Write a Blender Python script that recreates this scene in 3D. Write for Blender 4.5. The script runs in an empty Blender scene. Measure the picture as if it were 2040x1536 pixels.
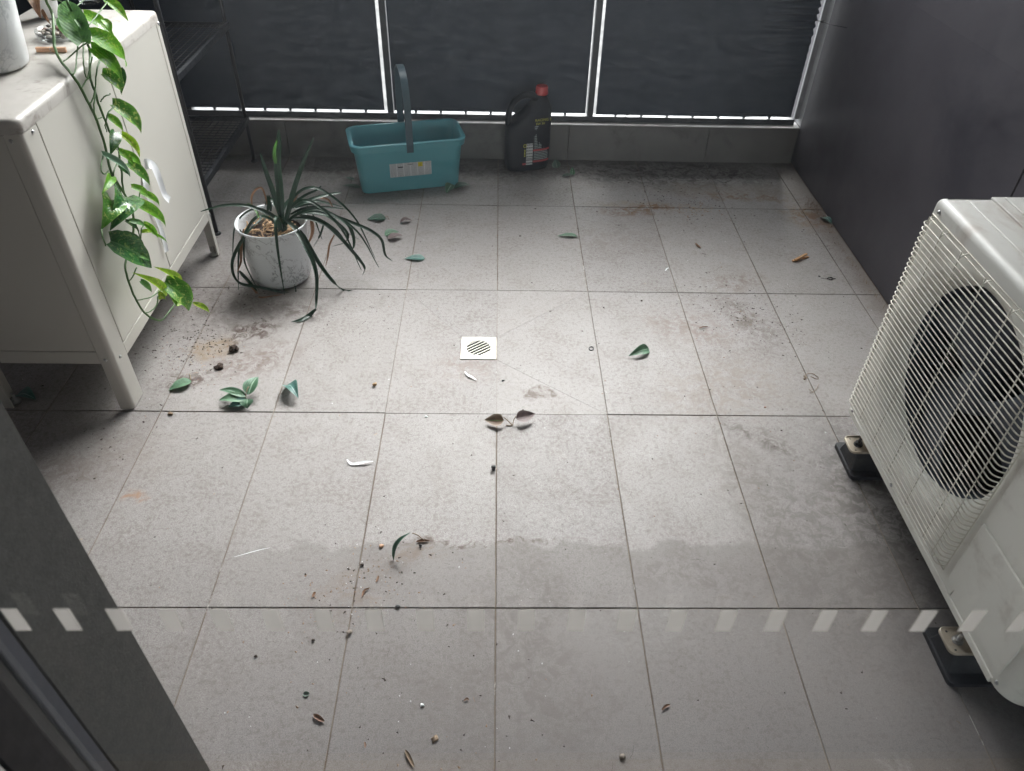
import bpy, bmesh, math, random
from mathutils import Vector, Matrix, noise
random.seed(7)
R = math.radians
scn = bpy.context.scene
COL = scn.collection

# ------------------------------------------------------------------ camera
FPX, PITCH, YAW, ROLL = 1495.87, 0.709395, 0.0293316, 0.0274616
CAM = Vector((-0.00440, -1.49187, 1.38257))
_cy, _sy, _cp, _sp = math.cos(YAW), math.sin(YAW), math.cos(PITCH), math.sin(PITCH)
FW = Vector((_sy*_cp, _cy*_cp, -_sp)); RT0 = Vector((_cy, -_sy, 0)); UP0 = RT0.cross(FW)
RT = RT0*math.cos(ROLL) + UP0*math.sin(ROLL); UP = -RT0*math.sin(ROLL) + UP0*math.cos(ROLL)
cd = bpy.data.cameras.new('camera'); cam = bpy.data.objects.new('camera', cd); COL.objects.link(cam)
cd.sensor_width = 36; cd.lens = FPX/2040*36; cd.clip_start = 0.02; cd.clip_end = 3000
m = Matrix.Identity(4)
for i in range(3):
    m[i][0] = RT[i]; m[i][1] = UP[i]; m[i][2] = -FW[i]; m[i][3] = CAM[i]
cam.matrix_world = m
cd.dof.use_dof = True; cd.dof.focus_distance = 1.95; cd.dof.aperture_fstop = 8
scn.camera = cam

# ------------------------------------------------------------------ world, sun, exposure
SUN_EL, SUN_AZ = R(46), R(16)          # azimuth measured from +Y towards +X
w = bpy.data.worlds.new('World'); scn.world = w; w.use_nodes = True
nt = w.node_tree; nt.nodes.clear()
wo = nt.nodes.new('ShaderNodeOutputWorld'); bg = nt.nodes.new('ShaderNodeBackground')
sky = nt.nodes.new('ShaderNodeTexSky'); sky.sky_type = 'NISHITA'; sky.sun_disc = False
sky.sun_elevation = SUN_EL; sky.sun_rotation = SUN_AZ
sky.air_density = 1.0; sky.dust_density = 3.0
hs = nt.nodes.new('ShaderNodeHueSaturation'); hs.inputs['Saturation'].default_value = 0.10
nt.links.new(sky.outputs[0], hs.inputs['Color']); nt.links.new(hs.outputs[0], bg.inputs[0])
bg.inputs[1].default_value = 0.15
nt.links.new(bg.outputs[0], wo.inputs[0])
sd = bpy.data.lights.new('sun', 'SUN'); sun = bpy.data.objects.new('sun', sd); COL.objects.link(sun)
sd.energy = 0.5; sd.angle = R(50); sd.color = (1.0, 0.962, 0.95)
dv = Vector((math.sin(SUN_AZ)*math.cos(SUN_EL), math.cos(SUN_AZ)*math.cos(SUN_EL), math.sin(SUN_EL)))
sun.rotation_euler = dv.to_track_quat('Z', 'Y').to_euler()
scn.view_settings.view_transform = 'Standard'; scn.view_settings.look = 'None'
scn.view_settings.gamma = 1; scn.view_settings.use_curve_mapping = False
scn.view_settings.exposure = 3.2

# ------------------------------------------------------------------ helpers
def ray(x, y):
    return FW + RT*((x-1020)/FPX) - UP*((y-768)/FPX)
def aF(x, y, z=0.0):
    d = ray(x, y); return CAM + d*((z-CAM.z)/d.z)
def aX(x, y, X):
    d = ray(x, y); return CAM + d*((X-CAM.x)/d.x)
def aY(x, y, Y):
    d = ray(x, y); return CAM + d*((Y-CAM.y)/d.y)

def tag(o, label=None, cat=None, group=None, kind=None):
    if label: o['label'] = label
    if cat: o['category'] = cat
    if group: o['group'] = group
    if kind: o['kind'] = kind
    return o
def thing(name, label, cat, loc=(0, 0, 0), rz=0, group=None):
    o = bpy.data.objects.new(name, None); COL.objects.link(o)
    o.location = loc; o.rotation_euler = (0, 0, rz); o.empty_display_size = .05
    return tag(o, label, cat, group)
def link(name, me, mat=None, parent=None, smooth=False):
    if mat is not None and len(me.materials) == 0: me.materials.append(mat)
    if smooth:
        for p in me.polygons: p.use_smooth = True
    o = bpy.data.objects.new(name, me); COL.objects.link(o)
    if parent: o.parent = parent
    return o
def obj(name, bm, mat, parent=None, smooth=False, autosm=None):
    me = bpy.data.meshes.new(name); bmesh.ops.recalc_face_normals(bm, faces=bm.faces[:])
    bm.to_mesh(me); bm.free()
    if autosm is not None:
        for p in me.polygons: p.use_smooth = True
        try: me.set_sharp_from_angle(angle=R(autosm))
        except Exception: pass
    return link(name, me, mat, parent, smooth)
def dup(root, loc=None, rz=None, label=None, parent=None):
    c = root.copy(); COL.objects.link(c)
    if parent: c.parent = parent
    if loc is not None: c.location = loc
    if rz is not None: c.rotation_euler = (0, 0, rz)
    if label: c['label'] = label
    for ch in list(root.children): dup(ch, parent=c)
    return c
def box(bm, x0, x1, y0, y1, z0, z1, bev=0.0, seg=2):
    t = bmesh.new(); bmesh.ops.create_cube(t, size=1)
    for v in t.verts:
        v.co = Vector(((x0+x1)/2+v.co.x*(x1-x0), (y0+y1)/2+v.co.y*(y1-y0), (z0+z1)/2+v.co.z*(z1-z0)))
    if bev > 0: bmesh.ops.bevel(t, geom=t.edges[:], offset=bev, segments=seg, profile=.5, affect='EDGES')
    merge(bm, t)
def merge(bm, t, M=None):
    if M is not None: bmesh.ops.transform(t, matrix=M, verts=t.verts[:])
    mp = {}
    for v in t.verts: mp[v] = bm.verts.new(v.co)
    for f in t.faces:
        try: bm.faces.new([mp[v] for v in f.verts])
        except ValueError: pass
    t.free()
def B(*a, **k):
    bm = bmesh.new(); box(bm, *a, **k); return bm
def crom(pts, n=6):
    pts = [Vector(p) for p in pts]
    if len(pts) < 3: return pts
    q = [pts[0]*2-pts[1]] + pts + [pts[-1]*2-pts[-2]]; out = []
    for i in range(1, len(q)-2):
        for k in range(n):
            t = k/n; a, b, c, d = q[i-1], q[i], q[i+1], q[i+2]
            out.append(.5*((2*b)+(c-a)*t+(2*a-5*b+4*c-d)*t*t+(3*b-a-3*c+d)*t**3))
    out.append(pts[-1]); return out
def tube(bm, pts, r, sides=8, cap=True):
    pts = [Vector(p) for p in pts]; n = len(pts)
    rr = r if callable(r) else (lambda t: r)
    T0 = (pts[1]-pts[0]).normalized(); ref = Vector((0, 0, 1)) if abs(T0.z) < .9 else Vector((1, 0, 0))
    N = T0.cross(ref).normalized(); rings = []
    for i, p in enumerate(pts):
        T = (pts[min(i+1, n-1)]-pts[max(i-1, 0)]).normalized()
        N = (N-T*N.dot(T)); N = N.normalized() if N.length > 1e-9 else T.orthogonal().normalized()
        Bn = T.cross(N); q = rr(i/(n-1))
        rings.append([bm.verts.new(p+(N*math.cos(2*math.pi*k/sides)+Bn*math.sin(2*math.pi*k/sides))*q) for k in range(sides)])
    for a, b in zip(rings, rings[1:]):
        for k in range(sides): bm.faces.new((a[k], a[(k+1) % sides], b[(k+1) % sides], b[k]))
    if cap:
        bm.faces.new(rings[0][::-1]); bm.faces.new(rings[-1])
def lathe(bm, prof, seg=48, c=(0, 0, 0)):
    rings = []
    for r, z in prof:
        if r < 1e-6: rings.append([bm.verts.new((c[0], c[1], c[2]+z))])
        else: rings.append([bm.verts.new((c[0]+r*math.cos(2*math.pi*k/seg), c[1]+r*math.sin(2*math.pi*k/seg), c[2]+z)) for k in range(seg)])
    for a, b in zip(rings, rings[1:]):
        for k in range(seg):
            k2 = (k+1) % seg
            if len(a) == 1 and len(b) == 1: continue
            if len(a) == 1: bm.faces.new((a[0], b[k2], b[k]))
            elif len(b) == 1: bm.faces.new((a[k], a[k2], b[0]))
            else: bm.faces.new((a[k], a[k2], b[k2], b[k]))
def prism(bm, poly, z0, z1, bev=0.0):
    t = bmesh.new(); vs = [t.verts.new((p[0], p[1], z1)) for p in poly]; f = t.faces.new(vs)
    if f.normal.z < 0: bmesh.ops.reverse_faces(t, faces=[f])
    r = bmesh.ops.extrude_face_region(t, geom=[f]); nv = [v for v in r['geom'] if isinstance(v, bmesh.types.BMVert)]
    for v in nv: v.co.z = z0
    if bev:
        ed = [e for e in t.edges if abs(e.verts[0].co.z-z1) < 1e-7 and abs(e.verts[1].co.z-z1) < 1e-7]
        bmesh.ops.bevel(t, geom=ed, offset=bev, segments=1, affect='EDGES')
    merge(bm, t)
def rrect(x0, x1, y0, y1, rs, n=6):
    """rounded rectangle outline, rs = radii for corners (x0y0, x1y0, x1y1, x0y1)"""
    out = []
    for (cx, cy, r, a0) in ((x0+rs[0], y0+rs[0], rs[0], 180), (x1-rs[1], y0+rs[1], rs[1], 270), (x1-rs[2], y1-rs[2], rs[2], 0), (x0+rs[3], y1-rs[3], rs[3], 90)):
        if r <= 0: out.append((cx, cy)); continue
        for k in range(n+1):
            a = R(a0+90*k/n); out.append((cx+r*math.cos(a), cy+r*math.sin(a)))
    return out
def ribbon(bm, pts, wid, up=Vector((0, -.5, .85)), fold=.25, thick=0.0, uv=None):
    """strap along pts; wid(t) = full width; fold = V depth as a share of the width"""
    pts = [Vector(p) for p in pts]; n = len(pts); rows = []
    for i, p in enumerate(pts):
        T = (pts[min(i+1, n-1)]-pts[max(i-1, 0)]).normalized(); S = T.cross(up)
        S = S.normalized() if S.length > 1e-6 else Vector((1, 0, 0)); N = S.cross(T).normalized(); wd = max(wid(i/(n-1)), 1e-5)
        rows.append([bm.verts.new(p-S*wd/2+N*wd*fold*.5), bm.verts.new(p-N*wd*fold*.5), bm.verts.new(p+S*wd/2+N*wd*fold*.5)])
    for i, (a, b) in enumerate(zip(rows, rows[1:])):
        for k in range(2):
            f = bm.faces.new((a[k], a[k+1], b[k+1], b[k])); f.smooth = True
            if uv is not None:
                for l, (uu, vv) in zip(f.loops, ((k/2, i/(n-1)), ((k+1)/2, i/(n-1)), ((k+1)/2, (i+1)/(n-1)), (k/2, (i+1)/(n-1)))): l[uv].uv = (uu, vv)
def blade(bm, base, tip, width, nrm, uv, bend=.12, fold=.25, heart=.0, nl=9, roll=0.0, twist=0.0):
    """broad leaf from base to tip; nrm = rough facing; bend = arch as share of length"""
    base, tip = Vector(base), Vector(tip); L = (tip-base); T = L.normalized(); ln = L.length
    S = T.cross(Vector(nrm)).normalized(); N = S.cross(T).normalized(); rows = []
    for i in range(nl+1):
        t = i/nl
        wv = (math.sin(math.pi*min(1, (t+heart*.12)/(1+heart*.12))**.72))**.8 if 0 < t < 1 else (0.45*heart if t == 0 else 0.0)
        wv = max(wv*(1-.25*t*t), 0.012)
        p = base+T*ln*t+N*(math.sin(math.pi*t*.9)*bend*ln - roll*ln*t*t)
        Sr = (Matrix.Rotation(twist*t, 3, T) @ S); Nr = Sr.cross(T)
        row = []
        for j in range(-2, 3):
            s = j/2; hw = width/2*wv
            back = -heart*ln*.10*abs(s)**1.5*(1-t)**6
            row.append(bm.verts.new(p+Sr*s*hw+T*back+Nr*(abs(s)**1.3*hw*fold+.04*hw*math.sin(t*17+j*2.1))))
        rows.append(row)
    for i, (a, b) in enumerate(zip(rows, rows[1:])):
        for k in range(4):
            f = bm.faces.new((a[k], a[k+1], b[k+1], b[k])); f.smooth = True
            for l, (uu, vv) in zip(f.loops, ((k/4, i/nl), ((k+1)/4, i/nl), ((k+1)/4, (i+1)/nl), (k/4, (i+1)/nl))): l[uv].uv = (uu, vv)
    return S, N

# ------------------------------------------------------------------ materials
class NB:
    def __init__(s, name):
        s.m = bpy.data.materials.new(name); s.m.use_nodes = True; s.t = s.m.node_tree; s.t.nodes.clear()
        s.o = s.n('ShaderNodeOutputMaterial'); s.b = s.n('ShaderNodeBsdfPrincipled'); s.l(s.b.outputs[0], s.o.inputs[0])
    def n(s, t, **k):
        x = s.t.nodes.new(t)
        for a, v in k.items(): setattr(x, a, v)
        return x
    def l(s, a, b): s.t.links.new(a, b)
    def val(s, sock, v):
        if hasattr(v, 'is_output') or isinstance(v, bpy.types.NodeSocket): s.l(v, sock)
        else: sock.default_value = v
    def math(s, op, a, b=None, c=None, clamp=False):
        x = s.n('ShaderNodeMath', operation=op, use_clamp=clamp); s.val(x.inputs[0], a)
        if b is not None: s.val(x.inputs[1], b)
        if c is not None: s.val(x.inputs[2], c)
        return x.outputs[0]
    def mix(s, f, a, b, mode='MIX'):
        x = s.n('ShaderNodeMix', data_type='RGBA', blend_type=mode); s.val(x.inputs[0], f)
        for sk, v in ((x.inputs[6], a), (x.inputs[7], b)):
            if isinstance(v, tuple): v = (*v[:3], 1)
            s.val(sk, v)
        return x.outputs[2]
    def noise(s, scale, detail=4, rough=.55, vec=None, dist=0.0, out=0):
        x = s.n('ShaderNodeTexNoise'); x.inputs['Scale'].default_value = scale; x.inputs['Detail'].default_value = detail
        x.inputs['Roughness'].default_value = rough; x.inputs['Distortion'].default_value = dist
        if vec is not None: s.l(vec, x.inputs['Vector'])
        return x.outputs[out]
    def ramp(s, f, a, b, lo=0.0, hi=1.0):
        x = s.n('ShaderNodeMapRange'); x.interpolation_type = 'SMOOTHSTEP'; s.val(x.inputs[0], f)
        for i, v in enumerate((a, b, lo, hi)): x.inputs[i+1].default_value = v
        return x.outputs[0]
    def bump(s, h, strength=.3, dist=.001, nrm=None):
        x = s.n('ShaderNodeBump'); x.inputs['Strength'].default_value = strength; x.inputs['Distance'].default_value = dist
        s.l(h, x.inputs['Height'])
        if nrm is not None: s.l(nrm, x.inputs['Normal'])
        s.l(x.outputs[0], s.b.inputs['Normal']); return x.outputs[0]
    def set(s, **k):
        for a, v in k.items():
            a = a.replace('_', ' ')
            if isinstance(v, tuple): v = (*v[:3], 1)
            s.val(s.b.inputs[a], v)
    def pos(s): return s.n('ShaderNodeNewGeometry').outputs['Position']
    def obc(s): return s.n('ShaderNodeTexCoord').outputs['Object']
    def uv(s): return s.n('ShaderNodeTexCoord').outputs['UV']
def pm(name, col, rough=.5, metal=0.0, var=.15, scale=9, bump=.0, bscale=300, dirt=None, dscale=5, damt=.5, spec=.5):
    s = NB(name); v = s.pos(); n1 = s.noise(scale, 6, .6, v)
    c = s.mix(n1, tuple(x*(1-var) for x in col), tuple(x*(1+var) for x in col))
    if dirt:
        n2 = s.noise(dscale, 8, .68, v, .6); c = s.mix(s.math('MULTIPLY', s.ramp(n2, .5, .72), damt), c, dirt)
    s.set(Base_Color=c, Metallic=metal, Specular_IOR_Level=spec)
    s.l(s.ramp(s.noise(scale*3, 4, .6, v), .3, .7, rough*.85, min(1, rough*1.15)), s.b.inputs['Roughness'])
    if bump: s.bump(s.noise(bscale, 4, .6, v), bump, .0006)
    return s.m

def floor_material():
    s = NB('stone_floor_tile'); v = s.pos()
    oi = s.n('ShaderNodeObjectInfo').outputs['Random']
    grain = s.noise(420, 3, .7, v); fine = s.noise(95, 5, .65, v); mid = s.noise(9, 7, .62, v, .4); big = s.noise(2.1, 4, .5, v)
    c = s.mix(s.ramp(grain, .41, .59), (.218, .201, .195), (.330, .310, .303))
    c = s.mix(s.math('MULTIPLY', s.ramp(fine, .53, .60), .45), c, (.15, .13, .12))
    c = s.mix(s.math('MULTIPLY', s.math('MULTIPLY', s.ramp(mid, .48, .60), s.ramp(fine, .42, .56)), .36), c, (.18, .152, .138))
    c = s.mix(s.math('MULTIPLY', s.ramp(big, .45, .68), .22), c, (.25, .232, .215))
    dry = s.noise(24, 9, .78, v, .5)
    speck = s.noise(230, 2, .5, v); c = s.mix(s.math('MULTIPLY', s.ramp(speck, .66, .72), .7), c, (.07, .055, .045))
    c = s.mix(s.math('MULTIPLY', s.math('MULTIPLY', s.ramp(dry, .53, .63), s.ramp(grain, .42, .55)), .30), c, (.43, .415, .40))
    c = s.mix(s.math('MULTIPLY', s.math('SUBTRACT', oi, .25), .30), c, (.43, .40, .385))
    wob = s.n('ShaderNodeVectorMath', operation='SUBTRACT'); wn = s.n('ShaderNodeTexNoise'); wn.inputs['Scale'].default_value = 11; wn.inputs['Detail'].default_value = 6
    s.l(v, wn.inputs['Vector']); s.l(wn.outputs['Color'], wob.inputs[0]); wob.inputs[1].default_value = (.5, .5, .5)
    ws = s.n('ShaderNodeVectorMath', operation='SCALE'); s.l(wob.outputs[0], ws.inputs[0]); ws.inputs['Scale'].default_value = .13
    vw = s.n('ShaderNodeVectorMath', operation='ADD'); s.l(v, vw.inputs[0]); s.l(ws.outputs[0], vw.inputs[1]); vw = vw.outputs[0]
    smear = s.noise(30, 7, .72, v, 1.0)
    def blob(x, y, rx, ry, rot, soft, col, amt, ring=False, grit=.6):
        nonlocal c
        mp = s.n('ShaderNodeMapping', vector_type='TEXTURE'); s.l(vw, mp.inputs[0])
        mp.inputs['Location'].default_value = (x, y, 0); mp.inputs['Rotation'].default_value = (0, 0, R(rot)); mp.inputs['Scale'].default_value = (rx, ry, 1)
        ln = s.n('ShaderNodeVectorMath', operation='LENGTH'); s.l(mp.outputs[0], ln.inputs[0]); d = ln.outputs['Value']
        f = s.ramp(d, 1-soft, 1, 1, 0)
        if ring: f = s.math('MULTIPLY', f, s.ramp(d, 1-soft*2, 1-soft, .25, 1))
        g = s.ramp(smear, .42, .60, 1-grit, 1)
        c = s.mix(s.math('MULTIPLY', s.math('MULTIPLY', f, g), min(1, amt*1.25)), c, col)
    # dried mud, with painted screen shade at the far kerb; mud film near the drain, beside the cabinet and the outdoor unit
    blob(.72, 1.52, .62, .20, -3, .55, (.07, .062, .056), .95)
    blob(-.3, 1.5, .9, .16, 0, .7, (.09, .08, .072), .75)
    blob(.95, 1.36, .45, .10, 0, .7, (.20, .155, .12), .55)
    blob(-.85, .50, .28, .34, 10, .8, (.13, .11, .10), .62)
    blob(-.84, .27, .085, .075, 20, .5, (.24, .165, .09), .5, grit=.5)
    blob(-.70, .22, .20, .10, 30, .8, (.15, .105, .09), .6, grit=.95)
    blob(-.95, -.16, .22, .16, 0, .9, (.21, .18, .16), .45)
    blob(-.10, .20, .14, .12, 0, .9, (.22, .17, .15), .6, grit=.9)
    blob(.12, .085, .052, .032, 0, .35, (.14, .105, .09), .75, grit=.8)
    blob(.60, .40, .22, .14, -20, .8, (.21, .16, .14), .65, grit=.95)
    blob(.66, .12, .32, .20, 20, .8, (.24, .20, .175), .6, grit=.9)
    blob(.62, -.24, .10, .26, 15, .8, (.19, .165, .15), .6, grit=.85)
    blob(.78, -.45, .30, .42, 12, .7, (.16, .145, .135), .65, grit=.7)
    blob(-.18, -.47, .10, .05, 10, .7, (.22, .155, .115), .7, grit=.95)
    blob(-.30, -.56, .12, .10, 40, .8, (.24, .18, .14), .55, grit=.95)
    blob(-.86, -.30, .05, .022, 30, .7, (.30, .17, .10), .6, grit=.9)
    blob(.05, -.80, .34, .22, 5, .8, (.19, .165, .155), .55, grit=.7)
    blob(1.20, 1.14, .12, .16, 20, .8, (.22, .14, .08), .75, grit=.9)
    blob(.60, 1.21, .30, .06, -4, .8, (.27, .21, .16), .6, grit=.95)
    blob(-.50, .56, .15, .10, 0, .12, (.20, .18, .165), .35, ring=True, grit=.3)
    blob(.30, -.64, .22, .14, 0, .9, (.46, .45, .44), .30, grit=.95)
    blob(-.75, .36, .14, .06, 50, .8, (.06, .034, .025), .9, grit=1)
    blob(-.88, .12, .10, .05, 20, .8, (.07, .042, .032), .8, grit=1)
    blob(-.62, .46, .16, .05, -20, .8, (.11, .085, .075), .6, grit=1)
    blob(.82, .68, .16, .08, 10, .8, (.17, .12, .10), .6, grit=1)
    blob(.45, .95, .30, .20, 0, .9, (.22, .19, .175), .5, grit=1)
    blob(.62, 1.20, .12, .03, 5, .8, (.20, .11, .06), .8, grit=1)
    blob(1.24, 1.12, .06, .12, 0, .8, (.16, .08, .04), .95, grit=.8)
    blob(.55, 1.17, .22, .05, 3, .8, (.17, .10, .06), .8, grit=1)
    blob(1.0, 1.30, .28, .05, -4, .8, (.20, .12, .07), .7, grit=1)
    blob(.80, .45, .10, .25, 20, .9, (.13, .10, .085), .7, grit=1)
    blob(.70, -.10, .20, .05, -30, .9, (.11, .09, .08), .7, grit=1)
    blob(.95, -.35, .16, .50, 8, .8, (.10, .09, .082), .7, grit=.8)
    blob(-.05, -.43, .30, .012, 2, .7, (.12, .09, .075), .8, grit=1)
    blob(.42, -.52, .25, .10, -10, .9, (.17, .145, .135), .6, grit=1)
    blob(.06, -.62, .14, .24, 0, .9, (.15, .13, .12), .55, grit=.9)
    blob(-1.05, -.22, .18, .10, 0, .9, (.17, .14, .125), .6, grit=.9)
    # darker tone on the near half: its edge runs across the balcony
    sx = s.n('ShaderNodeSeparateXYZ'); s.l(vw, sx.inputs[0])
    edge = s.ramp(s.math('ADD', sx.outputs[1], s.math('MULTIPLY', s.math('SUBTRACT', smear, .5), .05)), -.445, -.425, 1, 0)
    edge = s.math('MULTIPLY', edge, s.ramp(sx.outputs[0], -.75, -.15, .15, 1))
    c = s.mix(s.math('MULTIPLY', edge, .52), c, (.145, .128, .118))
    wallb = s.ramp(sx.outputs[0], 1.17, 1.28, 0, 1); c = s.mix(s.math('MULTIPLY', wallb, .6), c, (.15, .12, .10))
    kb = s.ramp(sx.outputs[1], 1.53, 1.63, 0, 1); c = s.mix(s.math('MULTIPLY', kb, .65), c, (.07, .062, .055))  # kerb edge darkened: mud and screen shade painted together
    s.set(Base_Color=c, Specular_IOR_Level=.29)
    s.l(s.ramp(s.math('ADD', s.math('MULTIPLY', mid, .5), s.math('MULTIPLY', fine, .5)), .35, .65, .46, .64), s.b.inputs['Roughness'])
    b1 = s.bump(grain, .45, .0008); s.bump(fine, .22, .0012, b1)
    return s.m
def leaf_mat(name, base, edge, rib, vari=None, vamt=0.0, transl=.25, rough=.38, vscale=60):
    s = NB(name); uv = s.uv(); sx = s.n('ShaderNodeSeparateXYZ'); s.l(uv, sx.inputs[0]); u = sx.outputs[0]; vv = sx.outputs[1]
    d = s.math('ABSOLUTE', s.math('SUBTRACT', u, .5)); v = s.pos()
    c = s.mix(s.ramp(s.noise(vscale, 4, .6, v), .3, .7), tuple(x*.75 for x in base), tuple(x*1.25 for x in base))
    c = s.mix(s.ramp(d, .30, .5), c, edge)
    vein = s.math('SINE', s.math('MULTIPLY', s.math('SUBTRACT', vv, s.math('MULTIPLY', d, .55)), 75.0))
    c = s.mix(s.math('MULTIPLY', s.ramp(vein, .55, 1.0), .28), c, rib)
    if vari: c = s.mix(s.math('MULTIPLY', s.ramp(s.noise(95, 3, .5, v, 1.2), .56, .62), vamt), c, vari)
    c = s.mix(s.ramp(d, .015, .05, .85, 0), c, rib)
    s.set(Base_Color=c, Roughness=rough)
    s.bump(vein, .25, .0006)
    tr = s.n('ShaderNodeBsdfTranslucent'); s.l(c, tr.inputs[0]); mx = s.n('ShaderNodeMixShader'); mx.inputs[0].default_value = transl
    s.l(s.b.outputs[0], mx.inputs[1]); s.l(tr.outputs[0], mx.inputs[2]); s.l(mx.outputs[0], s.o.inputs[0])
    return s.m
def glass_mat(name, ior, tint=(.97, .985, .98), dust=0.0):
    s = NB(name); s.t.nodes.remove(s.b)
    tr = s.n('ShaderNodeBsdfTransparent'); tr.inputs[0].default_value = (*tint, 1)
    gl = s.n('ShaderNodeBsdfGlossy'); gl.inputs['Roughness'].default_value = 0.0
    g = s.n('ShaderNodeNewGeometry'); dp = s.n('ShaderNodeVectorMath', operation='DOT_PRODUCT'); s.l(g.outputs['Incoming'], dp.inputs[0]); s.l(g.outputs['Normal'], dp.inputs[1])
    f0 = ((ior-1)/(ior+1))**2; q = s.math('POWER', s.math('SUBTRACT', 1.0, s.math('ABSOLUTE', dp.outputs['Value'])), 5.0)
    mx = s.n('ShaderNodeMixShader'); s.l(s.math('MULTIPLY_ADD', q, 1-f0, f0), mx.inputs[0]); s.l(tr.outputs[0], mx.inputs[1]); s.l(gl.outputs[0], mx.inputs[2])
    s.l(mx.outputs[0], s.o.inputs[0]); return s.m
def print_mat(name, paper, ink, rows=30, cols=6, fill=.55, across=1.0):
    """small print: columns of broken text lines, from UV"""
    s = NB(name); uv = s.uv(); sx = s.n('ShaderNodeSeparateXYZ'); s.l(uv, sx.inputs[0])
    ln = s.math('FRACT', s.math('MULTIPLY', sx.outputs[1], rows)); li = s.math('FLOOR', s.math('MULTIPLY', sx.outputs[1], rows))
    line = s.math('MULTIPLY', s.math('GREATER_THAN', ln, .35), s.math('LESS_THAN', ln, .8))
    cf = s.math('FRACT', s.math('MULTIPLY', sx.outputs[0], cols)); col = s.math('MULTIPLY', s.math('GREATER_THAN', cf, .06), s.math('LESS_THAN', cf, .93))
    cb = s.n('ShaderNodeCombineXYZ'); s.l(s.math('MULTIPLY', sx.outputs[0], 90.0*across), cb.inputs[0]); s.l(s.math('MULTIPLY', li, 7.3), cb.inputs[1])
    nz = s.noise(1.0, 2, .5, cb.outputs[0]); words = s.math('GREATER_THAN', nz, 1-fill-.05)
    ink_f = s.math('MULTIPLY', s.math('MULTIPLY', line, col), words)
    c = s.mix(s.math('MULTIPLY', ink_f, .8), paper, ink)
    s.set(Base_Color=c, Roughness=.45); return s.m

M = {}
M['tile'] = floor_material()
def grout():
    s = NB('grout'); v = s.pos(); c = s.mix(s.ramp(s.noise(6, 5, .6, v), .35, .65), (.13, .095, .070), (.25, .21, .17))
    c = s.mix(s.ramp(s.noise(4.5, 7, .75, v, .6), .60, .66), c, (.5, .48, .45)); s.set(Base_Color=c, Roughness=.95); s.bump(s.noise(300, 3, .6, v), .6, .001); return s.m
M['grout'] = grout()
M['kerb'] = pm('kerb_stone', (.15, .142, .135), .6, 0, .2, 6, .2, 260, dirt=(.06, .055, .05), dscale=4, damt=.7)
M['coping'] = pm('kerb_coping', (.42, .41, .40), .5, 0, .2, 12, .1, dirt=(.2, .19, .18), dscale=16, damt=.6)
M['facade'] = pm('facade_render', (.080, .077, .073), .85, 0, .35, 60, 1.0, 320, dirt=(.105, .095, .088), dscale=5, damt=.6)
M['wallp'] = pm('cladding_panel', (.086, .080, .092), .42, 0, .22, 2.3, .12, 500, dirt=(.042, .040, .052), dscale=1.3, damt=.8)
M['rail'] = pm('railing_paint', (.028, .031, .036), .45, .1, .2, 10, .05)
M['railmetal'] = pm('bare_channel_metal', (.34, .34, .35), .38, .7, .2, 20, .1)
M['fabric'] = pm('screen_fabric', (.034, .046, .068), 0.75, 0, .25, 3.0, .15, 900, dirt=(.044, .054, .072), dscale=1.1, damt=.5)
M['beige'] = pm('cabinet_paint', (.56, .54, .495), .42, 0, .04, 3, .05, 200)
M['beigetop'] = pm('cabinet_top_dusty', (.50, .475, .445), .5, 0, .12, 20, .15, 200, dirt=(.24, .20, .175), dscale=17, damt=.9)
M['seam'] = pm('dark_gap', (.05, .048, .045), .8)
M['screw'] = pm('screw_steel', (.5, .5, .5), .3, .9)
M['acw'] = pm('unit_paint', (.80, .785, .73), .42, 0, .05, 4, .08, 300, dirt=(.50, .46, .41), dscale=9, damt=.7)
M['actop'] = pm('unit_cover_dusty', (.60, .59, .56), .45, 0, .08, 8, .1, 200, dirt=(.36, .30, .26), dscale=5, damt=1.0)
M['wire'] = pm('wire_coating', (.66, .63, .56), .4, 0, .12, 30, .1, dirt=(.34, .30, .25), dscale=30, damt=.6)
M['black'] = pm('black_plastic', (.012, .012, .014), .42, 0, .2, 20, .1)
M['fan'] = pm('fan_plastic', (.055, .066, .09), .5, 0, .2, 9)
M['coil'] = pm('coil_fins', (.03, .03, .035), .5, .3, .2, 60)
M['rubber'] = pm('rubber_foot', (.022, .022, .025), .6, 0, .25, 20, .3, 300, dirt=(.10, .085, .072), dscale=9, damt=.45)
M['zinc'] = pm('zinc_bracket', (.50, .44, .36), .38, .55, .25, 40, .2, 200, dirt=(.28, .20, .14), dscale=24, damt=.7)
M['drain'] = pm('chromed_drain', (.60, .58, .52), .35, .2, .05, 30)
M['teal'] = pm('teal_plastic', (.10, .34, .39), .42, 0, .06, 6, .05, 300)
M['tealdark'] = pm('handle_plastic', (.040, .082, .105), .45, 0, .06, 9)
M['paper'] = print_mat('sticker_print', (.62, .63, .64), (.16, .17, .18), 26, 6, .6, 1.2)
M['yellow'] = pm('yellow_ink', (.62, .52, .03), .5)
M['ink'] = pm('dark_ink', (.03, .035, .04), .5)
M['oilbody'] = pm('oil_jug_plastic', (.004, .007, .013), .5, 0, .15, 8, .05, spec=.3)
M['oilcap'] = pm('red_cap_plastic', (.60, .045, .045), .4)
M['oilprint'] = print_mat('oil_jug_label', (.02, .026, .03), (.36, .41, .41), 22, 1, .85, .3)
M['oilyellow'] = pm('jug_yellow_ink', (.50, .48, .06), .5)
M['oilred'] = pm('jug_red_ink', (.42, .05, .06), .5)
M['white'] = pm('white_paper', (.72, .73, .74), .5)
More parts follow.
